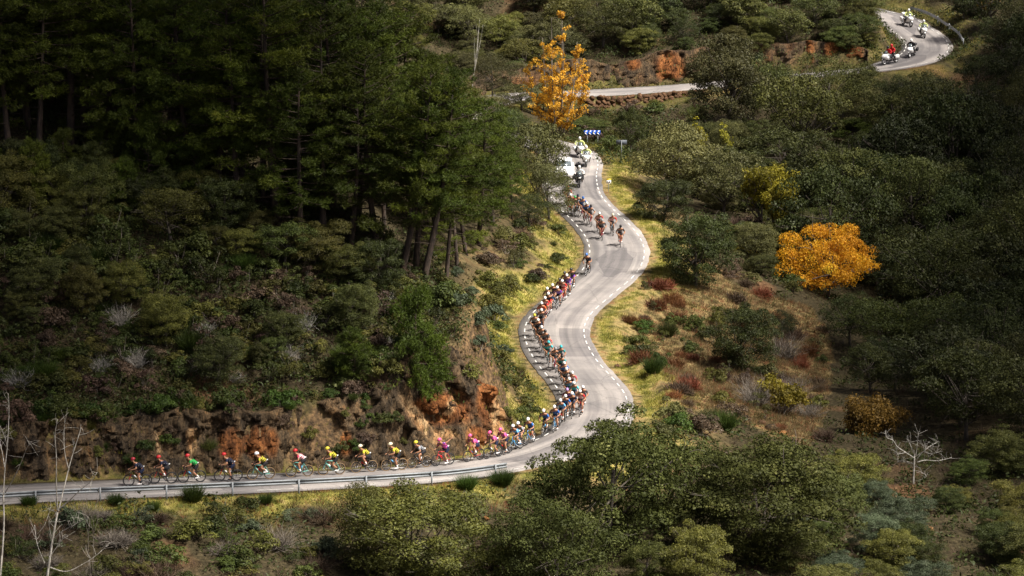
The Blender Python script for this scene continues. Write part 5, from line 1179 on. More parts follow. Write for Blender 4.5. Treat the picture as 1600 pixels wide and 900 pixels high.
POSE_RAISED = rider_pose('f', 4.4, 0.0, raised=True, side_sign=1)
# ---- bicycle, parts shared by all copies
TYRE_BLACK = plain('black_tyre', (0.02, 0.02, 0.02), 0.8); TYRE_TAN = plain('tan_tyre', (0.30, 0.19, 0.09), 0.8)
CARBON = plain('carbon', (0.022, 0.022, 0.026), 0.35); STEEL = plain('brushed_steel', (0.5, 0.5, 0.52), 0.35, 0.8)
def bike_parts():
    P = {}
    BB, RA, FA = V3(0, 0, .27), V3(-.41, 0, .34), V3(.585, 0, .34); ST = V3(-.165, 0, .80); HT, HB = V3(.395, 0, .865), V3(.44, 0, .72)
    m = MB(); m.tube([BB, ST + V3(-.01, 0, .03)], [0.02, 0.016], 8); m.tube([BB, HB], [0.026, 0.024], 8); m.tube([ST, HT + V3(0.005, 0, -0.02)], [0.017, 0.02], 8); m.tube([HB + V3(.005, 0, -.02), HT], [0.024, 0.022], 8)
    for s in (-1, 1): m.tube([BB + V3(-.02, s * .02, 0), RA + V3(0, s * .06, 0)], [0.014, 0.010], 6); m.tube([ST + V3(0, s * .012, -.03), RA + V3(0, s * .06, .01)], [0.011, 0.009], 6)
    P['frame'] = m.mesh('frame', [CARBON])
    m = MB()
    for s in (-1, 1): m.tube([HB + V3(.005, s * .012, -.02), HB + V3(.03, s * .045, -.06), FA + V3(-.02, s * .05, .08), FA + V3(0, s * .05, 0)], [0.016, 0.015, 0.012, 0.009], 6)
    P['fork'] = m.mesh('fork', [CARBON])
    m = MB(); m.tube([HT, HT + V3(-.02, 0, .05), HT + V3(.06, 0, .07)], 0.016, 6); m.tube([HT + V3(.06, -.21, .07), HT + V3(.06, 0, .07), HT + V3(.06, .21, .07)], 0.013, 6)
    for s in (-1, 1):
        b = HT + V3(.06, s * .205, .07); m.tube([b, b + V3(.09, 0, .015), b + V3(.125, 0, -.04), b + V3(.095, 0, -.11), b + V3(.02, 0, -.13)], 0.013, 6); m.tube([b + V3(.06, 0, .02), b + V3(.11, 0, .05), b + V3(.125, 0, .085)], [0.018, 0.017, 0.012], 6); m.tube([b + V3(.12, 0, .03), b + V3(.135, 0, -.06)], 0.006, 4)
    P['handlebar'] = m.mesh('handlebar', [BLACK])
    m = MB(); m.tube([ST, ST + V3(-.03, 0, .13)], 0.014, 6); rings = []
    for dx, w, h in ((-.16, .068, .02), (-.13, .075, .022), (-.06, .055, .024), (.02, .028, .02), (.11, .018, .014)):
        a = np.arange(8) * math.pi / 4; rings.append(np.stack([np.full(8, ST[0] + .02 + dx), w * np.cos(a), ST[2] + .145 + h * np.sin(a)], 1))
    m.grid(rings, cap=True); P['saddle'] = m.mesh('saddle', [BLACK])
    m = MB(); m.ring((0, .045, .27), 0.085, 0.006, seg=18, tseg=5)
    m.tube([V3(0, -.07, .27), V3(0, .07, .27)], 0.018, 8)
    m.tube([RA + V3(0, .045, .035), BB + V3(0, .045, .085)], 0.004, 4); m.tube([RA + V3(0, .045, -.035), BB + V3(0, .045, -.085)], 0.004, 4); m.ring((RA[0], .045, RA[2]), 0.04, 0.006, seg=12, tseg=4)
    P['drivetrain'] = m.mesh('drivetrain', [STEEL])
    m = MB(); m.ring((0, 0, 0), 0.326, 0.0145, seg=32, tseg=6); P['tyre'] = m.mesh('tyre', [TYRE_BLACK])
    m = MB(); m.ring((0, 0, 0), 0.293, 0.024, seg=32, tseg=6, wy=0.011); P['rim'] = m.mesh('rim', [CARBON])
    m = MB(); m.tube([V3(0, -.05, 0), V3(0, .05, 0)], 0.018, 8)
    for k_ in range(20):
        a = k_ * 2 * math.pi / 20; s = 1 if k_ % 2 else -1; m.tube([V3(0.015 * math.cos(a), s * .03, 0.015 * math.sin(a)), V3(.28 * math.cos(a + .12 * s), 0, .28 * math.sin(a + .12 * s))], 0.0025, 3, cap=False)
    P['spokes'] = m.mesh('spokes', [STEEL])
    for nm, c in (('bottle', V3(.16, 0, .46)), ('bottle2', V3(-.06, 0, .52))):
        d = unit(HB - BB) if nm == 'bottle' else unit(ST - BB); n_ = V3(-d[2], 0, d[0]) * (0.055 if nm == 'bottle' else -0.055)
        c = BB + d * (0.28 if nm == 'bottle' else 0.22) + n_; m = MB(); m.tube([c, c + d * .13, c + d * .15, c + d * .18], [0.036, 0.036, 0.02, 0.018], 8); P[nm] = m.mesh('bottle', [BLACK])
    m = MB(); P['crank'] = None
    return P, RA, FA
BP, RA_, FA_ = bike_parts()
_crank_meshes = {}
def crank_mesh(a):
    k_ = round(a, 2)
    if k_ not in _crank_meshes:
        m = MB()
        for s, aa in ((1, a), (-1, a + math.pi)):
            e = V3(math.cos(aa), 0, math.sin(aa)) * 0.172 + V3(0, 0, .27); m.tube([V3(0, s * .06, .27), e + V3(0, s * .075, 0)], [0.016, 0.011], 6); m.box(e + V3(0, s * .115, 0), (0.09, 0.07, 0.02))
        _crank_meshes[k_] = m.mesh('crank', [CARBON])
    return _crank_meshes[k_]
CRANK = [-1.4, -0.2, 0.9, 2.4, 3.4, 4.4]
PAL = dict(navy=(0.012, 0.016, 0.04), black=(0.015, 0.015, 0.018), green=(0.03, 0.30, 0.07), yellow=(0.55, 0.48, 0.04), red=(0.48, 0.02, 0.025), rose=(0.50, 0.05, 0.09), pink=(0.70, 0.10, 0.26), purple=(0.13, 0.04, 0.30), white=(0.78, 0.78, 0.78), sky=(0.12, 0.38, 0.68), blue=(0.03, 0.13, 0.42), teal=(0.02, 0.26, 0.28), turquoise=(0.06, 0.45, 0.50), celeste=(0.16, 0.52, 0.46), grey=(0.28, 0.29, 0.31), orange=(0.62, 0.11, 0.03), lilac=(0.40, 0.24, 0.55), crimson=(0.30, 0.015, 0.03), cream=(0.7, 0.62, 0.45))
def cloth(c): return plain('cloth_' + c, PAL[c], 0.75, var=0.10, scale=14.0, spec=0.2)
def kit(c, c2, kx=3.2):
    """team jersey: base colour with contrast panels and small print-like flecks"""
    nm = f'kit_{c}_{c2}'
    if nm in _mats: return _mats[nm]
    m, nt, n, l, out = _nt(nm); tc = n.new('ShaderNodeTexCoord'); wv = n.new('ShaderNodeTexWave'); wv.inputs['Scale'].default_value = kx; wv.inputs['Distortion'].default_value = 1.5; wv.bands_direction = 'DIAGONAL'
    l.new(tc.outputs['Object'], wv.inputs['Vector']); rp = _ramp(n, [(0.62, PAL[c]), (0.70, PAL[c2])]); l.new(wv.outputs['Fac'], rp.inputs['Fac'])
    vo = n.new('ShaderNodeTexVoronoi'); vo.inputs['Scale'].default_value = 11.0; l.new(tc.outputs['Object'], vo.inputs['Vector']); r2 = _ramp(n, [(0.16, (1, 1, 1)), (0.2, (0, 0, 0))]); l.new(vo.outputs['Distance'], r2.inputs['Fac'])
    mx = n.new('ShaderNodeMix'); mx.data_type = 'RGBA'; l.new(r2.outputs['Color'], mx.inputs[0]); l.new(rp.outputs['Color'], mx.inputs[6]); mx.inputs[7].default_value = (*PAL['white' if c not in ('white', 'yellow', 'grey') else 'navy'], 1)
    b = n.new('ShaderNodeBsdfPrincipled'); b.inputs['Roughness'].default_value = 0.75; b.inputs['Specular IOR Level'].default_value = 0.2; l.new(mx.outputs[2], b.inputs['Base Color']); l.new(b.outputs[0], out.inputs[0]); _mats[nm] = m
    return m
SECOND = dict(navy='black', black='grey', green='green', yellow='black', red='white', rose='white', pink='purple', purple='lilac', white='grey', sky='navy', blue='navy', teal='black', turquoise='teal', grey='black', orange='crimson', lilac='purple')
def paintm(c): return plain('gloss_' + c, PAL[c], 0.3, var=0.03)
def place_on_road(o, p, i, lateral=0.0, yaw=0.0, back=True):
    t = RT[i] * (-1 if back else 1); hd = math.atan2(t[1], t[0]) + yaw; pit = -math.asin(np.clip(t[2], -0.3, 0.3))
    z = np.interp(np.dot(p[:2] - RC[i, :2], RT[i, :2]), [-0.4, 0.4], [RC[max(i - 1, 0), 2], RC[min(i + 1, len(RC) - 1), 2]])
    lat = abs(np.dot(p[:2] - RC[i, :2], RN[i, :2])); z += 0.02 * max(0, 1 - lat / (RW / 2))
    o.location = (p[0], p[1], z); o.rotation_euler = (0, pit, hd)
def make_bike(frame_c, fork_c, tyre, pose_i, bottle_c, label, group):
    b = empty('bicycle'); tag(b, label, 'bicycle', group)
    put('frame', BP['frame'], b, paintm(frame_c)); put('fork', BP['fork'], b, paintm(fork_c)); put('handlebar', BP['handlebar'], b); put('saddle', BP['saddle'], b); put('drivetrain', BP['drivetrain'], b); put('crank', crank_mesh(CRANK[pose_i]), b)
    put('bottle', BP['bottle'], b, cloth(bottle_c)); put('bottle', BP['bottle2'], b, cloth(bottle_c))
    for c in (RA_, FA_):
        w = put('wheel', BP['rim'], b); w.location = tuple(c); put('tyre', BP['tyre'], w, tyre); put('spokes', BP['spokes'], w)
    return b
def make_rider(pose, jersey_c, shorts_c, helmet_c, sock_c, shoe_c, label, group, sleeve=None):
    r = empty('person'); tag(r, label, 'person', group)
    put('body', pose['body'], r); put('jersey', pose['jersey'], r, kit(jersey_c, SECOND.get(jersey_c, 'black'))); put('shorts', pose['shorts'], r, cloth(shorts_c))
    h = put('helmet', pose['helmet'], r, paintm(helmet_c)); put('vent', pose['vents'], h); put('sunglasses', pose['glasses'], r)
    put('race_number', pose['number'], r, cloth('white'))
    for s in 'lr': put('sock', pose['socks'][s], r, cloth(sock_c)); put('shoe', pose['shoes'][s], r, cloth(shoe_c))
    return r
# (pixel of the wheels' contact, jersey, shorts, helmet, bike frame, tan tyres?)
RIDERS = [(217, 760, 'navy', 'navy', 'crimson', 'red', 0), (257, 756, 'navy', 'black', 'red', 'red', 0), (302, 754, 'green', 'black', 'red', 'red', 0), (359, 752, 'navy', 'navy', 'red', 'red', 0), (410, 749, 'yellow', 'black', 'white', 'celeste', 1),
    (470, 745, 'rose', 'black', 'red', 'celeste', 1), (520, 742, 'yellow', 'black', 'yellow', 'celeste', 1), (571, 738, 'yellow', 'black', 'cream', 'black', 1), (618, 735, 'yellow', 'black', 'cream', 'black', 1), (657, 731, 'grey', 'black', 'yellow', 'black', 1),
    (694, 727, 'pink', 'navy', 'pink', 'red', 0), (742, 720, 'pink', 'navy', 'pink', 'red', 0), (772, 715, 'pink', 'navy', 'pink', 'black', 0), (788, 710, 'pink', 'navy', 'pink', 'black', 0), (807, 703, 'sky', 'navy', 'white', 'sky', 0), (814, 699, 'grey', 'navy', 'white', 'black', 0),
    (829, 693, 'blue', 'navy', 'white', 'sky', 0), (852, 679, 'blue', 'navy', 'white', 'black', 0), (868, 673, 'blue', 'navy', 'white', 'sky', 0), (877, 662, 'sky', 'navy', 'white', 'white', 0), (884, 655, 'blue', 'navy', 'white', 'black', 0), (887, 645, 'lilac', 'purple', 'lilac', 'black', 0), (894, 651, 'navy', 'navy', 'white', 'black', 0),
    (907, 648, 'red', 'black', 'white', 'red', 0), (911, 640, 'black', 'black', 'white', 'orange', 0), (897, 634, 'turquoise', 'navy', 'white', 'sky', 0), (889, 628, 'sky', 'navy', 'white', 'black', 0), (893, 618, 'rose', 'black', 'white', 'black', 0), (884, 612, 'black', 'black', 'white', 'black', 0), (880, 602, 'blue', 'navy', 'white', 'white', 0),
    (876, 591, 'teal', 'black', 'black', 'black', 0), (875, 576, 'teal', 'black', 'turquoise', 'black', 0), (866, 579, 'black', 'black', 'grey', 'rose', 0), (856, 569, 'turquoise', 'black', 'turquoise', 'turquoise', 0), (855, 559, 'red', 'black', 'black', 'black', 0), (851, 551, 'black', 'black', 'black', 'black', 0), (845, 545, 'black', 'black', 'white', 'black', 0), (840, 533, 'navy', 'black', 'white', 'black', 0), (835, 526, 'black', 'black', 'yellow', 'black', 0),
    (846, 517, 'black', 'black', 'white', 'black', 0), (847, 506, 'orange', 'black', 'white', 'red', 0), (853, 498, 'red', 'red', 'white', 'red', 0), (858, 491, 'navy', 'red', 'white', 'red', 0), (857, 483, 'black', 'black', 'white', 'white', 0), (866, 476, 'navy', 'navy', 'white', 'blue', 0), (873, 481, 'purple', 'navy', 'white', 'white', 0), (881, 471, 'red', 'red', 'white', 'red', 0), (877, 468, 'black', 'black', 'black', 'black', 0), (888, 462, 'purple', 'purple', 'white', 'black', 0), (885, 457, 'black', 'black', 'black', 'black', 0), (895, 452, 'black', 'purple', 'black', 'black', 0),
    (919, 428, 'navy', 'black', 'blue', 'black', 0), (969, 384, 'black', 'black', 'black', 'orange', 0), (956, 366, 'red', 'black', 'cream', 'black', 0), (940, 373, 'black', 'black', 'grey', 'red', 0), (935, 363, 'red', 'black', 'white', 'red', 0), (922, 352, 'grey', 'black', 'black', 'red', 0), (915, 347, 'blue', 'navy', 'white', 'rose', 0), (909, 339, 'blue', 'navy', 'blue', 'rose', 0), (901, 335, 'navy', 'navy', 'navy', 'black', 0), (896, 337, 'black', 'black', 'green', 'black', 0), (890, 334, 'red', 'black', 'white', 'green', 0), (886, 322, 'rose', 'black', 'red', 'black', 0)]
placed_r = []
for k_, (px, py, jc, sc_, hc, bc, tan) in enumerate(RIDERS):
    p, i = on_road(px, py)
    pi_ = (0 if k_ == 0 else [1, 2, 4, 0, 3, 1, 4, 2, 0, 1][k_ % 10]); pose = POSES[pi_]
    if k_ == 10: pose, pi_ = POSE_RAISED, 5
    seg = 'in the line beside the guard rail' if k_ < 14 else 'in the bunch at the lower bend' if k_ < 30 else 'in the file along the middle of the road' if k_ < 51 else 'at the back near the upper bend'
    base = {'in the line beside the guard rail': 0, 'in the bunch at the lower bend': 14, 'in the file along the middle of the road': 30, 'at the back near the upper bend': 51}[seg]
    extra = ' with arm raised' if k_ == 10 else ''
    jn = {'rose': 'red and white', 'sky': 'light blue', 'black': 'black', 'orange': 'orange red'}.get(jc, jc); hn = {'cream': 'pale', 'crimson': 'dark red', 'rose': 'red'}.get(hc, hc)
    nth = ordinal(k_ - base)
    r = make_rider(pose, jc, sc_, hc, 'white' if k_ % 3 else 'black', 'white' if k_ % 2 == 0 else 'black', f'{nth} cyclist {seg}, {jn} jersey, {hn} helmet{extra}', 'cyclists riding down the road')
    bn = {'rose': 'red', 'sky': 'light blue'}.get(bc, bc)
    b = make_bike('black' if k_ < 4 else bc, bc if k_ < 4 or k_ % 2 == 0 else 'black', TYRE_TAN if tan else TYRE_BLACK, pi_, ['white', 'red', 'sky'][k_ % 3], f'{"black and red" if k_ < 4 else bn} racing bicycle under the {nth} cyclist {seg}', 'racing bicycles')
    yaw = random.uniform(-0.05, 0.05)
    for o in (r, b): place_on_road(o, p, i, yaw=yaw)
    r.scale = b.scale = (1.06, 1.06, 1.06)
    placed_r.append((p, k_))
# ================================================================== vehicles
RUBBER = TYRE_BLACK
def loft(sections, mb, n=12, power=2.6):
    """superellipse sections (x, centre z, half width, half height) along x"""
    rings = []
    for (x, zc, w, h) in sections:
        a = np.arange(n) * 2 * math.pi / n; c, s = np.cos(a), np.sin(a)
        rings.append(np.stack([np.full(n, x), w * np.sign(c) * np.abs(c) ** (2 / power), zc + h * np.sign(s) * np.abs(s) ** (2 / power)], 1))
    mb.grid(rings, cap=True)
HIVIS = plain('hi_vis_yellow', (0.50, 0.56, 0.20), 0.7)
GLASS = plain('tinted_glass', (0.10, 0.12, 0.13), 0.08, var=0.0, spec=0.8)
LAMP = plain('lamp_glass', (0.75, 0.75, 0.70), 0.1, var=0.0)
CHROME = STEEL
def moto_meshes():
    P = {}
    m = MB(); m.ring((0, 0, 0), 0.27, 0.062, seg=26, tseg=8); P['tyre'] = m.mesh('tyre', [RUBBER])
    m = MB(); m.ring((0, 0, 0), 0.205, 0.02, seg=22, tseg=6, wy=0.045); m.tube([V3(0, -.07, 0), V3(0, .07, 0)], 0.04, 8)
    for k_ in range(6): a = k_ * math.pi / 3; m.tube([V3(0, 0, 0), V3(.2 * math.cos(a), 0, .2 * math.sin(a))], 0.016, 5)
    P['rim'] = m.mesh('rim', [STEEL])
    m = MB()
    for s in (-1, 1): m.tube([V3(.76, s * .09, .33), V3(.52, s * .10, .93)], [0.03, 0.026], 8)
    m.ring((.76, 0, .33), 0.36, 0.012, seg=10, tseg=4, wy=0.07) if False else None
    P['fork'] = m.mesh('fork', [STEEL])
    m = MB(); loft([(.98, .80, .03, .03), (.93, .82, .15, .10), (.80, .84, .25, .19), (.60, .82, .30, .27), (.38, .72, .27, .30), (.15, .56, .22, .22), (0.0, .48, .18, .16)], m, 14); P['fairing'] = m.mesh('fairing', [BLACK])
    m = MB(); loft([(.48, .90, .12, .05), (.35, .93, .19, .11), (.12, .92, .18, .11), (-.02, .86, .12, .08)], m); P['fuel_tank'] = m.mesh('fuel_tank', [BLACK])
    m = MB(); loft([(.05, .82, .12, .05), (-.15, .82, .18, .06), (-.42, .87, .17, .06), (-.75, .92, .14, .05)], m); P['seat'] = m.mesh('seat', [BLACK])
    m = MB(); loft([(.35, .46, .16, .16), (.12, .42, .2, .2), (-.12, .42, .17, .18), (-.3, .5, .1, .1)], m); m.tube([V3(-.1, .1, .45), V3(-.74, .1, .33)], 0.035, 6); m.tube([V3(-.2, 0, .55), V3(-.6, 0, .82)], 0.04, 6); P['engine'] = m.mesh('engine', [CARBON])
    m = MB(); m.tube([V3(.2, -.2, .35), V3(-.2, -.2, .28), V3(-.45, -.22, .36), V3(-.95, -.24, .45)], [0.03, 0.035, 0.06, 0.055], 8); P['exhaust'] = m.mesh('exhaust', [STEEL])
    for s, nm in ((1, 'pl'), (-1, 'pr')):
        m = MB(); q = []
        for (x, w, h) in ((-.40, .06, .12), (-.46, .10, .18), (-.80, .11, .19), (-.90, .08, .14)):
            a = np.arange(10) * 2 * math.pi / 10; c, z = np.cos(a), np.sin(a); q.append(np.stack([np.full(10, x), s * .32 + w * np.sign(c) * np.abs(c) ** .6, .66 + h * np.sign(z) * np.abs(z) ** .6], 1))
        m.grid(q, cap=True); P[nm] = m.mesh('pannier', [BLACK])
    m = MB(); loft([(-.62, 1.10, .16, .10), (-.70, 1.12, .22, .14), (-.92, 1.12, .22, .14), (-1.0, 1.10, .16, .09)], m); m.box((-.78, 0, .96), (.3, .2, .03)); P['top_case'] = m.mesh('top_case', [BLACK])
    m = MB(); rings = []
    for k_, (x, z, w) in enumerate(((.72, 1.0, .20), (.62, 1.18, .19), (.50, 1.36, .14))):
        y = np.linspace(-1, 1, 7); rings.append(np.stack([x - .10 * y ** 2, y * w, np.full(7, z)], 1))
    rr = np.array(rings); back = rr[:, ::-1] - V3(.012, 0, 0); m.grid(np.concatenate([rr, back], 1), cap=True); P['windscreen'] = m.mesh('windscreen', [GLASS])
    m = MB(); m.ball((.955, 0, .86), (.04, .10, .06), 10, 7); P['headlight'] = m.mesh('headlight', [LAMP])
    m = MB(); m.tube([V3(.32, -.38, 1.06), V3(.44, -.2, 1.06), V3(.5, 0, 1.02), V3(.44, .2, 1.06), V3(.32, .38, 1.06)], 0.017, 6); P['handlebar'] = m.mesh('handlebar', [BLACK])
    for s, nm in ((1, 'ml'), (-1, 'mr')):
        m = MB(); m.tube([V3(.58, s * .25, 1.0), V3(.60, s * .40, 1.10)], 0.012, 5); m.ball((.60, s * .43, 1.12), (.03, .08, .05), 8, 6); P[nm] = m.mesh('mirror', [BLACK])
    m = MB(); loft([(1.02, .55, .05, .01), (.92, .66, .07, .012), (.76, .70, .075, .012), (.58, .64, .07, .012)], m, 8); P['mudguard'] = m.mesh('mudguard', [BLACK])
    return P
MP = moto_meshes()
def make_moto(label, body_c, case_c, case=True, group='escort motorcycles'):
    o = empty('motorcycle'); tag(o, label, 'motorcycle', group)
    pm, cm = paintm(body_c), paintm(case_c)
    for c in (-.74, .76):
        w = put('wheel', MP['rim'], o); w.location = (c, 0, .332); put('tyre', MP['tyre'], w)
    put('fork', MP['fork'], o); f = put('fairing', MP['fairing'], o, pm); put('headlight', MP['headlight'], f); put('windscreen', MP['windscreen'], o); put('fuel_tank', MP['fuel_tank'], o, pm); put('seat', MP['seat'], o); put('engine', MP['engine'], o); put('exhaust', MP['exhaust'], o); put('handlebar', MP['handlebar'], o); put('mudguard', MP['mudguard'], o, pm)
    for k_ in ('ml', 'mr'): put('mirror', MP[k_], o, pm)
    for k_ in ('pl', 'pr'): put('pannier', MP[k_], o, cm)
    if case: put('top_case', MP['top_case'], o, cm)
    return o
def seated(x0, z0, lean, grip=None, stand=0.0, camera=False):
    """jacket, trousers, boots, gloves, head of someone sitting astride at (x0, z0)"""
    hip = V3(x0, 0, z0); waist = hip + V3(.03 + lean * .2, 0, .20); chest = waist + V3(.05 + lean * .35, 0, .26); neck = chest + V3(.04 + lean * .1, 0, .13); head = neck + V3(.03, 0, .14)
    body = {'hip': (hip, .10), 'waist': (waist, .10), 'chest': (chest, .11), 'neck': (neck, .055), 'head': (head - V3(0, 0, .06), .05)}; ed = [('hip', 'waist'), ('waist', 'chest'), ('chest', 'neck'), ('neck', 'head')]
    jk = {'hip': (hip + V3(0, 0, .03), (.15, .17)), 'waist': (waist, (.14, .165)), 'chest': (chest, (.155, .20)), 'neck': (neck - V3(0, 0, .01), .075)}; jd = [('hip', 'waist'), ('waist', 'chest'), ('chest', 'neck')]
    tr = {'hip': (hip, (.14, .16)), 'waist': (hip + V3(.01, 0, .1), (.13, .155))}; td = [('hip', 'waist')]
    gl = MB(); boots = []
    for s, sn in ((1, 'l'), (-1, 'r')):
        sh = chest + V3(0, s * .20, .05)
        if camera: hand = head + V3(.16, s * .13, -.01)
        else: hand = V3(.33, s * .34, 1.07) if grip is None else np.array([grip[0], s * grip[1], grip[2]])
        el = two_bone(sh, hand, .31, .29, V3(-.3, s * .8, -.5))
        body.update({'sh' + sn: (sh, .06), 'el' + sn: (el, .04), 'wr' + sn: (hand, .03)}); ed += [('chest', 'sh' + sn), ('sh' + sn, 'el' + sn), ('el' + sn, 'wr' + sn)]
        jk.update({'sh' + sn: (sh, .088), 'el' + sn: (el, .068), 'wr' + sn: (el + (hand - el) * .9, .05)}); jd += [('chest', 'sh' + sn), ('sh' + sn, 'el' + sn), ('el' + sn, 'wr' + sn)]
        fw = unit(hand - el); dn = unit(V3(0, 0, -1) - fw * np.dot(V3(0, 0, -1), fw)); ou = unit(np.cross(fw, dn)); hand_shape(gl, hand - fw * .03, fw, dn, ou)
        hj = hip + V3(.02, s * .10, -.02); ft = V3(x0 + .10, s * .27, .34); kn = two_bone(hj, ft + V3(-.05, 0, .1), .44, .44, V3(1, s * .5, .2))
        body.update({'hj' + sn: (hj, .085), 'kn' + sn: (kn, .055), 'an' + sn: (ft + V3(-.05, 0, .1), .04)}); ed += [('hip', 'hj' + sn), ('hj' + sn, 'kn' + sn), ('kn' + sn, 'an' + sn)]
        tr.update({'hj' + sn: (hj, .12), 'kn' + sn: (kn, .085), 'an' + sn: (ft + V3(-.05, 0, .16), .065)}); td += [('hip', 'hj' + sn), ('hj' + sn, 'kn' + sn), ('kn' + sn, 'an' + sn)]
        m = MB(); rings = []
        for dx, w_, h_, zz in ((-.15, .035, .05, .06), (-.11, .045, .09, .08), (-.04, .046, .08, .07), (.05, .048, .05, .04), (.13, .036, .03, .02)):
            a = np.arange(8) * math.pi / 4; rings.append(np.stack([np.full(8, ft[0] + dx), ft[1] + w_ * np.cos(a), ft[2] + zz + h_ * np.sin(a)], 1))
        m.grid(rings, cap=True); boots.append(m.mesh('boot', [BLACK]))
    hm = MB(); head_shape(hm, head, 0.05, neck); bm_ = join_meshes('body', [skin_mesh('b', body, ed, 'hip', SKIN), hm.mesh('h')], SKIN)
    he = MB(); he.ball(head + V3(-.01, 0, .015), (.145, .125, .155), 16, 11, fn=lambda p: np.stack([p[:, 0] * (1 + .08 * (p[:, 2] < -.2)), p[:, 1], np.maximum(p[:, 2], -.85)], 1)); vi = MB(); vi.ball(head + V3(.045, 0, .01), (.098, .105, .05), 12, 7)
    return dict(body=bm_, jacket=skin_mesh('jacket', jk, jd, 'waist', BLACK), trousers=skin_mesh('trousers', tr, td, 'hip', BLACK), gloves=gl.mesh('glove', [BLACK]), boots=boots, helmet=he.mesh('helmet', [BLACK]), visor=vi.mesh('visor', [LENS]), head=head)
DRIVER = seated(-.12, .92, .25); PILLION = seated(-.52, 1.02, .1, grip=(-.15, .25, 1.2)); CAMMAN = seated(-.50, 1.16, .15, camera=True)
def make_person(P, jacket_m, trouser_m, helmet_m, label, group='people on motorcycles'):
    o = empty('person'); tag(o, label, 'person', group)
    put('body', P['body'], o); put('jacket', P['jacket'], o, jacket_m); put('trousers', P['trousers'], o, trouser_m); put('glove', P['gloves'], o)
    for b in P['boots']: put('boot', b, o)
    h = put('helmet', P['helmet'], o, helmet_m); put('visor', P['visor'], h)
    return o
def hivis_vest(o, P):
    pass
MOTOS = [(905, 245, 'first police motorcycle behind the white car, white fairing and panniers', 'white', HIVIS, 'hi-vis police rider on the rearmost motorcycle behind the white car', 'white', .1),
         (916, 259, 'police motorcycle right of the white car, white fairing', 'white', HIVIS, 'hi-vis police rider beside the white car, nearer the grass', 'white', 0),
         (905, 291, 'dark camera motorcycle with white fairing in front of the white car', 'black', cloth('white'), 'motorcycle driver in white carrying the camera operator', 'white', 0),
         (1417, 40, 'police motorcycle highest on the far road by the guard rail', 'white', HIVIS, 'hi-vis police rider highest on the far road', 'white', .25),
         (1442, 58, 'police motorcycle second highest on the far road', 'white', HIVIS, 'hi-vis police rider second highest on the far road', 'white', 0),
         (1425, 88, 'white and black motorcycle at the inside of the far bend', 'white', cloth('black'), 'rider in black at the inside of the far bend', 'white', 0),
         (1391, 100, 'white fronted motorcycle leaving the far bend with two in red', 'white', cloth('red'), 'driver in red on the lowest motorcycle of the far road', 'black', 0)]
for k_, (px, py, lb, bc, jm, pl_, hc, yw) in enumerate(MOTOS):
    p, i = on_road(px, py)
    m = make_moto(lb, bc, 'white' if (jm is HIVIS and k_ != 2) or k_ == 6 else 'black', case=k_ not in (2, 6))
    r = make_person(DRIVER, jm, plain('dark_trousers', (0.02, 0.025, 0.03), 0.7), paintm(hc), pl_)
    things = [m, r]
    if k_ == 2:
        c = make_person(CAMMAN, cloth('black'), cloth('black'), paintm('black'), 'camera operator in black riding pillion with a shoulder camera'); things.append(c)
        kb = MB(); h = CAMMAN['head']; kb.box(h + V3(.12, -.16, .02), (.34, .12, .16)); kb.tube([h + V3(.28, -.16, .02), h + V3(.42, -.16, .02)], [.045, .055], 10); kb.tube([h + V3(.0, -.16, .12), h + V3(.2, -.16, .12)], .015, 5)
        kc = empty('video_camera'); kb.put('camera_body', BLACK, kc, smooth=False); tag(kc, 'black shoulder video camera held by the pillion operator', 'camera'); things.append(kc)
    if k_ == 6: things.append(make_person(PILLION, cloth('red'), cloth('black'), paintm('red'), 'pillion passenger in red on the lowest far motorcycle'))
    for o in things: place_on_road(o, p, i, yaw=yw)
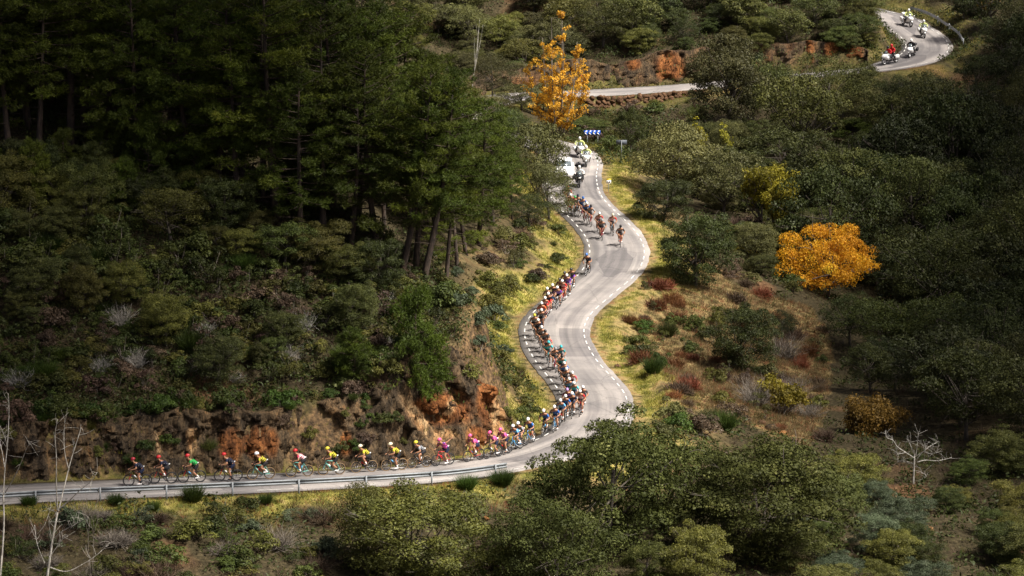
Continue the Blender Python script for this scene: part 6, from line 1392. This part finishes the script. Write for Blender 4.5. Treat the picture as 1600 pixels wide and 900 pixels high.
# ---- white car
def make_car(px, py):
    p, i = on_road(px, py); o = empty('car'); tag(o, 'white team car half hidden behind the dark oak at the upper bend', 'car')
    W = paintm('white')
    def prof(secs, power=3.4, n=16):
        m = MB(); loft(secs, m, n, power); return m
    m = prof([(2.2, .52, .62, .14), (2.12, .55, .80, .24), (1.7, .60, .88, .31), (1.0, .64, .90, .36), (0, .66, .91, .40), (-1.2, .68, .91, .42), (-1.9, .68, .88, .42), (-2.15, .66, .78, .34)]); m.put('body', W, o)
    m = prof([(1.05, 0.98, .70, .05), (.55, 1.13, .74, .20), (.1, 1.26, .72, .24), (-.9, 1.28, .71, .24), (-1.7, 1.22, .70, .22), (-2.05, 1.05, .68, .08)]); m.put('cabin', W, o)
    def pane(name, pts, th=.012):
        pts = np.array(pts, float); n_ = np.cross(pts[1] - pts[0], pts[2] - pts[0]); n_ /= np.linalg.norm(n_); m = MB(); m.add(np.concatenate([pts, pts + n_ * th]), [tuple(range(len(pts)))[::-1], tuple(range(len(pts), 2 * len(pts)))] + [(a, (a + 1) % len(pts), len(pts) + (a + 1) % len(pts), len(pts) + a) for a in range(len(pts))]); m.put(name, GLASS, o, smooth=False)
    pane('windscreen', [(1.02, -.66, 1.06), (1.02, .66, 1.06), (.40, .60, 1.40), (.40, -.60, 1.40)])
    for s in (-1, 1):
        a = [(.85, s * .752, 1.06), (.35, s * .735, 1.36), (-.28, s * .735, 1.40), (-.28, s * .752, 1.06)]; b = [(-.36, s * .752, 1.06), (-.36, s * .735, 1.40), (-1.3, s * .735, 1.36), (-1.5, s * .752, 1.08)]
        for q in (a, b): pane('side_window', q[::-1] if s > 0 else q)
        m = MB(); m.ball((2.08, s * .62, .68), (.10, .17, .075), 10, 7); m.put('headlight', LAMP, o)
        m = MB(); m.ball((.72, s * 1.0, 1.04), (.08, .11, .07), 10, 7); m.tube([(.75, s * .86, 1.0), (.74, s * .96, 1.02)], .025, 6); m.put('mirror', W, o)
        m = MB(); m.tube([(.5, s * .60, 1.50), (-.6, s * .60, 1.54), (-1.6, s * .58, 1.46)], .018, 6); m.put('roof_bar', STEEL, o)
        for x in (1.35, -1.35):
            w = MB(); w.ring((0, 0, 0), .25, .085, seg=24, tseg=8, wy=.10); w.put('wheel', RUBBER, o).location = (x, s * .82, .335)
            r = MB(); r.ring((0, 0, 0), .14, .03, seg=18, tseg=6, wy=.06)
            for q in range(5): an = q * 1.2566; r.tube([V3(0, 0, 0), V3(.15 * math.cos(an), 0, .15 * math.sin(an))], .022, 5)
            r.put('hub', STEEL, o).location = (x, s * .86, .335)
    m = MB(); m.box((2.20, 0, .60), (.06, .75, .12)); m.put('grille', BLACK, o, smooth=False)
    m = MB(); m.box((2.235, 0, .44), (.02, .5, .1)); m.put('number_plate', cloth('white'), o, smooth=False)
    place_on_road(o, p, i); return o
make_car(881, 276)

# ================================================================== road furniture
GALV = plain('galvanised_steel', (0.20, 0.215, 0.23), 0.6, 0.3, var=0.15, scale=3.0)
def guard_rail(label, s0, s1, side, off, step=4.0, z=0.62, metal=None):
    metal = metal or GALV
    root = empty('guard_rail', tuple(np.array([np.interp((s0 + s1) / 2, RS, RC[:, q]) for q in range(3)])))
    base = np.array(root.location)
    def P(s, o): c = np.array([np.interp(s, RS, RC[:, q]) for q in range(3)]); n_ = np.array([np.interp(s, RS, RN[:, q]) for q in range(3)]); n_[2] = 0; n_ /= np.linalg.norm(n_); return c + n_ * side * o
    s = s0
    prof = [(-.155, .0), (-.12, -.05), (-.06, -.05), (-.02, .02), (.02, .02), (.06, -.05), (.12, -.05), (.155, .0)]
    while s < s1 - 0.1:
        e = min(s + step, s1); rings = []
        for q in np.linspace(s, e + 0.12, 5):
            c = P(q, off); d = unit(P(q + .3, off) - P(q - .3, off)); nn = np.cross(d, V3(0, 0, 1)); nn = unit(nn)
            f = [c + V3(0, 0, z + a) + nn * (b_ * side) for a, b_ in prof]; bk = [x + nn * side * 0.012 for x in f[::-1]]; rings.append(np.array(f + bk) - base)
        m = MB(); m.grid(np.array(rings), cap=True); m.put('rail_beam', metal, root, smooth=False)
        c = P(s, off + .12); g = hfast(c[None, :2])[0]; m = MB(); m.box(((c[0] + 0) - base[0], c[1] - base[1], (g - .3 + c[2] + z + .18) / 2 - base[2]), (.10, .05, c[2] + z + .18 - g + .3)); m.put('rail_post', GALV, root, smooth=False)
        s = e
    return tag(root, label, 'guard rail', 'steel guard rails')
guard_rail('long steel guard rail on the near side of the lower road', RS[road_idx(-180, 783)], RS[road_idx(742, 730)], -1, RW + .55)
guard_rail('steel guard rail on the outside of the far bend', RS[road_idx(1448, 72)], RS[road_idx(1385, 25)], -1, RW + .9, metal=plain('pale_galvanised_steel', (0.55, 0.56, 0.57), 0.5, 0.1))  # far rail in a paler steel colour than the near one
def post(root, x, h, r=0.03, y=0.0):
    m = MB(); m.tube([V3(x, y, -.4), V3(x, y, h)], r, 8); return m.put('post', GALV, root)
def sign_at(name, px, py, label, t=None):
    p = foot(px, t) if t else ground_ray(px, py); o = empty(name, p); tag(o, label, 'sign'); return o, p
# arrow board: four white arrows on blue
t_ = to_px(on_road(920, 232)[0])[2] + 5.0
o, p = sign_at('arrow_board', 925, 0, 'blue board with four white left arrows on two posts', t_)
z_ = at(925, 207, t_)[2] - p[2]
for x in (-.42, .52): post(o, x, z_ + .1, .035, .04)
for k_ in range(4):
    x = (k_ - 1.5) * .37; m = MB(); m.box((x, 0, z_), (.362, .025, .42)); pn = m.put('panel', plain('sign_blue', (0.02, 0.10, 0.55), 0.35, var=.04), o, smooth=False)
    m = MB(); a = .11
    for s in (-1, 1):
        V = np.array([(-.145, 0, 0), (-.02, 0, 0), (.125, 0, s * .19), (0, 0, s * .19)]) + V3(x, -.016, z_); V2 = V + V3(0, -.006, 0)
        m.add(np.concatenate([V, V2]), [(0, 1, 2, 3), (7, 6, 5, 4), (0, 4, 5, 1), (1, 5, 6, 2), (2, 6, 7, 3), (3, 7, 4, 0)])
    m.put('arrow', plain('sign_white', (0.8, 0.8, 0.8), 0.4, var=.03), pn, smooth=False)
# small marker on the verge, white with a yellow head
o, p = sign_at('marker_sign', 951, 300, 'small white marker sign with yellow top on the right verge')
t_ = to_px(p)[2]; z_ = at(951, 283, t_)[2] - p[2]; post(o, 0, z_ + .05, .025, .03)
m = MB(); m.box((0, 0, z_ - .05), (.40, .02, .28)); m.put('plate', plain('sign_white', (0.8, 0.8, 0.8)), o, smooth=False)
m = MB(); m.box((0, 0, z_ + .155), (.40, .022, .12)); m.put('plate', plain('sign_yellow', (0.75, 0.52, 0.03), .4), o, smooth=False)
for q, x in enumerate((-.07, .07)):
    m = MB(); m.box((x, -.0125, z_ - .05), (.03 if q == 0 else .09, .005, .15)); m.put('numeral', BLACK, o, smooth=False)
# backs of signs: grey plates
def sign_back(px, py, t, w, h, label, n=1):
    p = foot(px, t); o = empty('road_sign', p); z = at(px, py, t)[2] - p[2]
    for k_ in range(n):
        x = (k_ - (n - 1) / 2) * (w + .05); m = MB(); m.box((x, 0, z), (w, .025, h)); m.put('plate', plain('sign_back_grey', (0.07, 0.08, 0.10), .6, .0), o, smooth=False); post(o, x, z + h / 2, .03, -.03)
    tag(o, label, 'sign')
sign_back(971, 222, 366, .95, .42, 'grey back of a road sign right of the blue arrow board')
sign_back(968, 672, 254, .36, .34, 'pair of grey sign backs rising over the big foreground oak', 2)
o, p = sign_at('warning_sign', 908, 0, 'small red and white triangular sign by the golden poplar', to_px(on_road(908, 146)[0])[2] - 3.2)
t_ = to_px(p)[2]; z_ = at(908, 124, t_)[2] - p[2]; post(o, 0, z_, .03, .03)
for nm, r_, y_, mm in (('rim', .48, 0, plain('sign_red', (0.5, 0.02, 0.02), .4)), ('face', .33, -.012, plain('sign_white', (0.8, 0.8, 0.8)))):
    m = MB(); V = np.array([(r_ * math.cos(a), y_, z_ + r_ * math.sin(a)) for a in (math.pi / 2, math.pi / 2 + 2.0944, math.pi / 2 + 4.1888)]); V2 = V + V3(0, -.012, 0); m.add(np.concatenate([V, V2]), [(0, 1, 2), (5, 4, 3), (0, 3, 4, 1), (1, 4, 5, 2), (2, 5, 3, 0)]); m.put(nm, mm, o, smooth=False)
# stones: retaining wall under the far road, slabs of the cliff, boulders on the banks
def boulder(seed, flat=0.8, nu=9, nv=7):
    rng = np.random.default_rng(seed); m = MB()
    m.ball((0, 0, 0), (1, 1, flat), nu, nv, fn=lambda p: p * (0.8 + 0.45 * rng.random((len(p), 1))))
    return m.mesh('stone', [rock_m], smooth=False)
STONES = [boulder(i, .75) for i in range(6)]
wall = empty('retaining_wall', tuple(RC[(I_FAR + I_WALL1) // 2])); tag(wall, 'dry stone retaining wall under the far road', 'wall')
wb = np.array(wall.location)
rngw = np.random.default_rng(9); stone_m = rock_material('wall_stone', [(0.3, (0.05, 0.03, 0.02)), (0.5, (0.17, 0.10, 0.06)), (0.65, (0.27, 0.15, 0.08)), (0.85, (0.38, 0.3, 0.22))], 1.2, False)
bigS, smallV, smallF, off_ = 0, [], [], 0
i0w, i1w = road_idx(905, 146), road_idx(1090, 134)
svals = np.arange(RS[i0w], RS[i1w], .52)
for row in range(7):
    for s in svals:
        s2 = s + .31 * (row % 2) + rngw.normal() * .12; c = np.array([np.interp(s2, RS, RC[:, q]) for q in range(3)]); n_ = np.array([np.interp(s2, RS, RN[:, q]) for q in range(3)])
        q = c - n_ * (RW + .75 + .12 * row + rngw.normal() * .03); q[2] = c[2] - .2 - .36 * row + rngw.normal() * .06
        if q[2] < hfast(q[None, :2])[0] - 0.5: continue
        st = put('stone', STONES[rngw.integers(6)], wall, stone_m) if bigS < 300 else None
        if st is None: break
        st.location = tuple(q - wb); st.scale = (.30 + .16 * rngw.random(), .28, .20 + .10 * rngw.random()); st.rotation_euler = (rngw.normal() * .5, rngw.normal() * .4, rngw.random() * 6); bigS += 1
bs = []
for k_, (px, py, r_) in enumerate([(1205, 672, .42), (1190, 662, .3), (1222, 680, .35), (1165, 655, .28), (1240, 690, .3), (1450, 832, .35), (1425, 850, .28), (1390, 868, .3), (760, 815, .22), (720, 830, .25), (1045, 885, .3), (1085, 890, .35), (1110, 880, .25), (965, 575, .25)]):
    p = ground_ray(px, py); st = put('boulder', STONES[k_ % 6], None, [rock_m, stone_m, rock_pale][k_ % 3]); st.location = tuple(p + V3(0, 0, r_ * .2)); st.scale = (r_, r_, r_ * .8); st.rotation_euler = (0, 0, k_); bs.append((px, py, st))
for k_, (px, py, st) in enumerate(sorted(bs, key=lambda q: q[0])): tag(st, f'loose boulder on the slopes, {ordinal(k_)} from the left', 'boulder', 'loose boulders')
# ================================================================== broken cloud added out of view, placed to shade both hillsides around a sunlit gap
shade_cloud_m, nt_, n_, l_, out_ = _nt('shade_cloud_white')
b_ = n_.new('ShaderNodeBsdfDiffuse'); b_.inputs['Color'].default_value = (0.85, 0.86, 0.88, 1); l_.new(b_.outputs[0], out_.inputs[0])
def shade_cloud(name, label, cx, cy, cz, sx, sy, sz, seed, n=230):
    rng = np.random.default_rng(seed); mb = MB()
    for i in range(n):
        a = rng.random() * 6.283; q = math.sqrt(rng.random()); x, y = q * math.cos(a), q * math.sin(a)
        r = (0.16 + 0.16 * rng.random()) * min(sx, sy) * (1.15 - 0.5 * q)
        mb.ball((x * sx, y * sy, (rng.random() - 0.2) * sz * (1 - q * 0.6)), (r, r, r * 0.55), 14, 9)
    o = mb.put(name, shade_cloud_m); o.location = (cx, cy, cz)
    return tag(o, kind='structure')
CZ = 130.0
def under(X, Y, Z=0.0):      # where a cloud must hang to shade ground point (X, Y)
    k = (CZ - Z) / SUN_DIR.z
    return X + SUN_DIR.x * k, Y + SUN_DIR.y * k
x_, y_ = under(-75, 300); shade_cloud('shade_cloud', 'grey white cloud added out of view to shade the pine hill', x_, y_, CZ, 52, 150, 16, 1)
x_, y_ = under(82, 330); shade_cloud('shade_cloud', 'grey white cloud added out of view to shade the right forest', x_, y_, CZ, 55, 150, 16, 2)
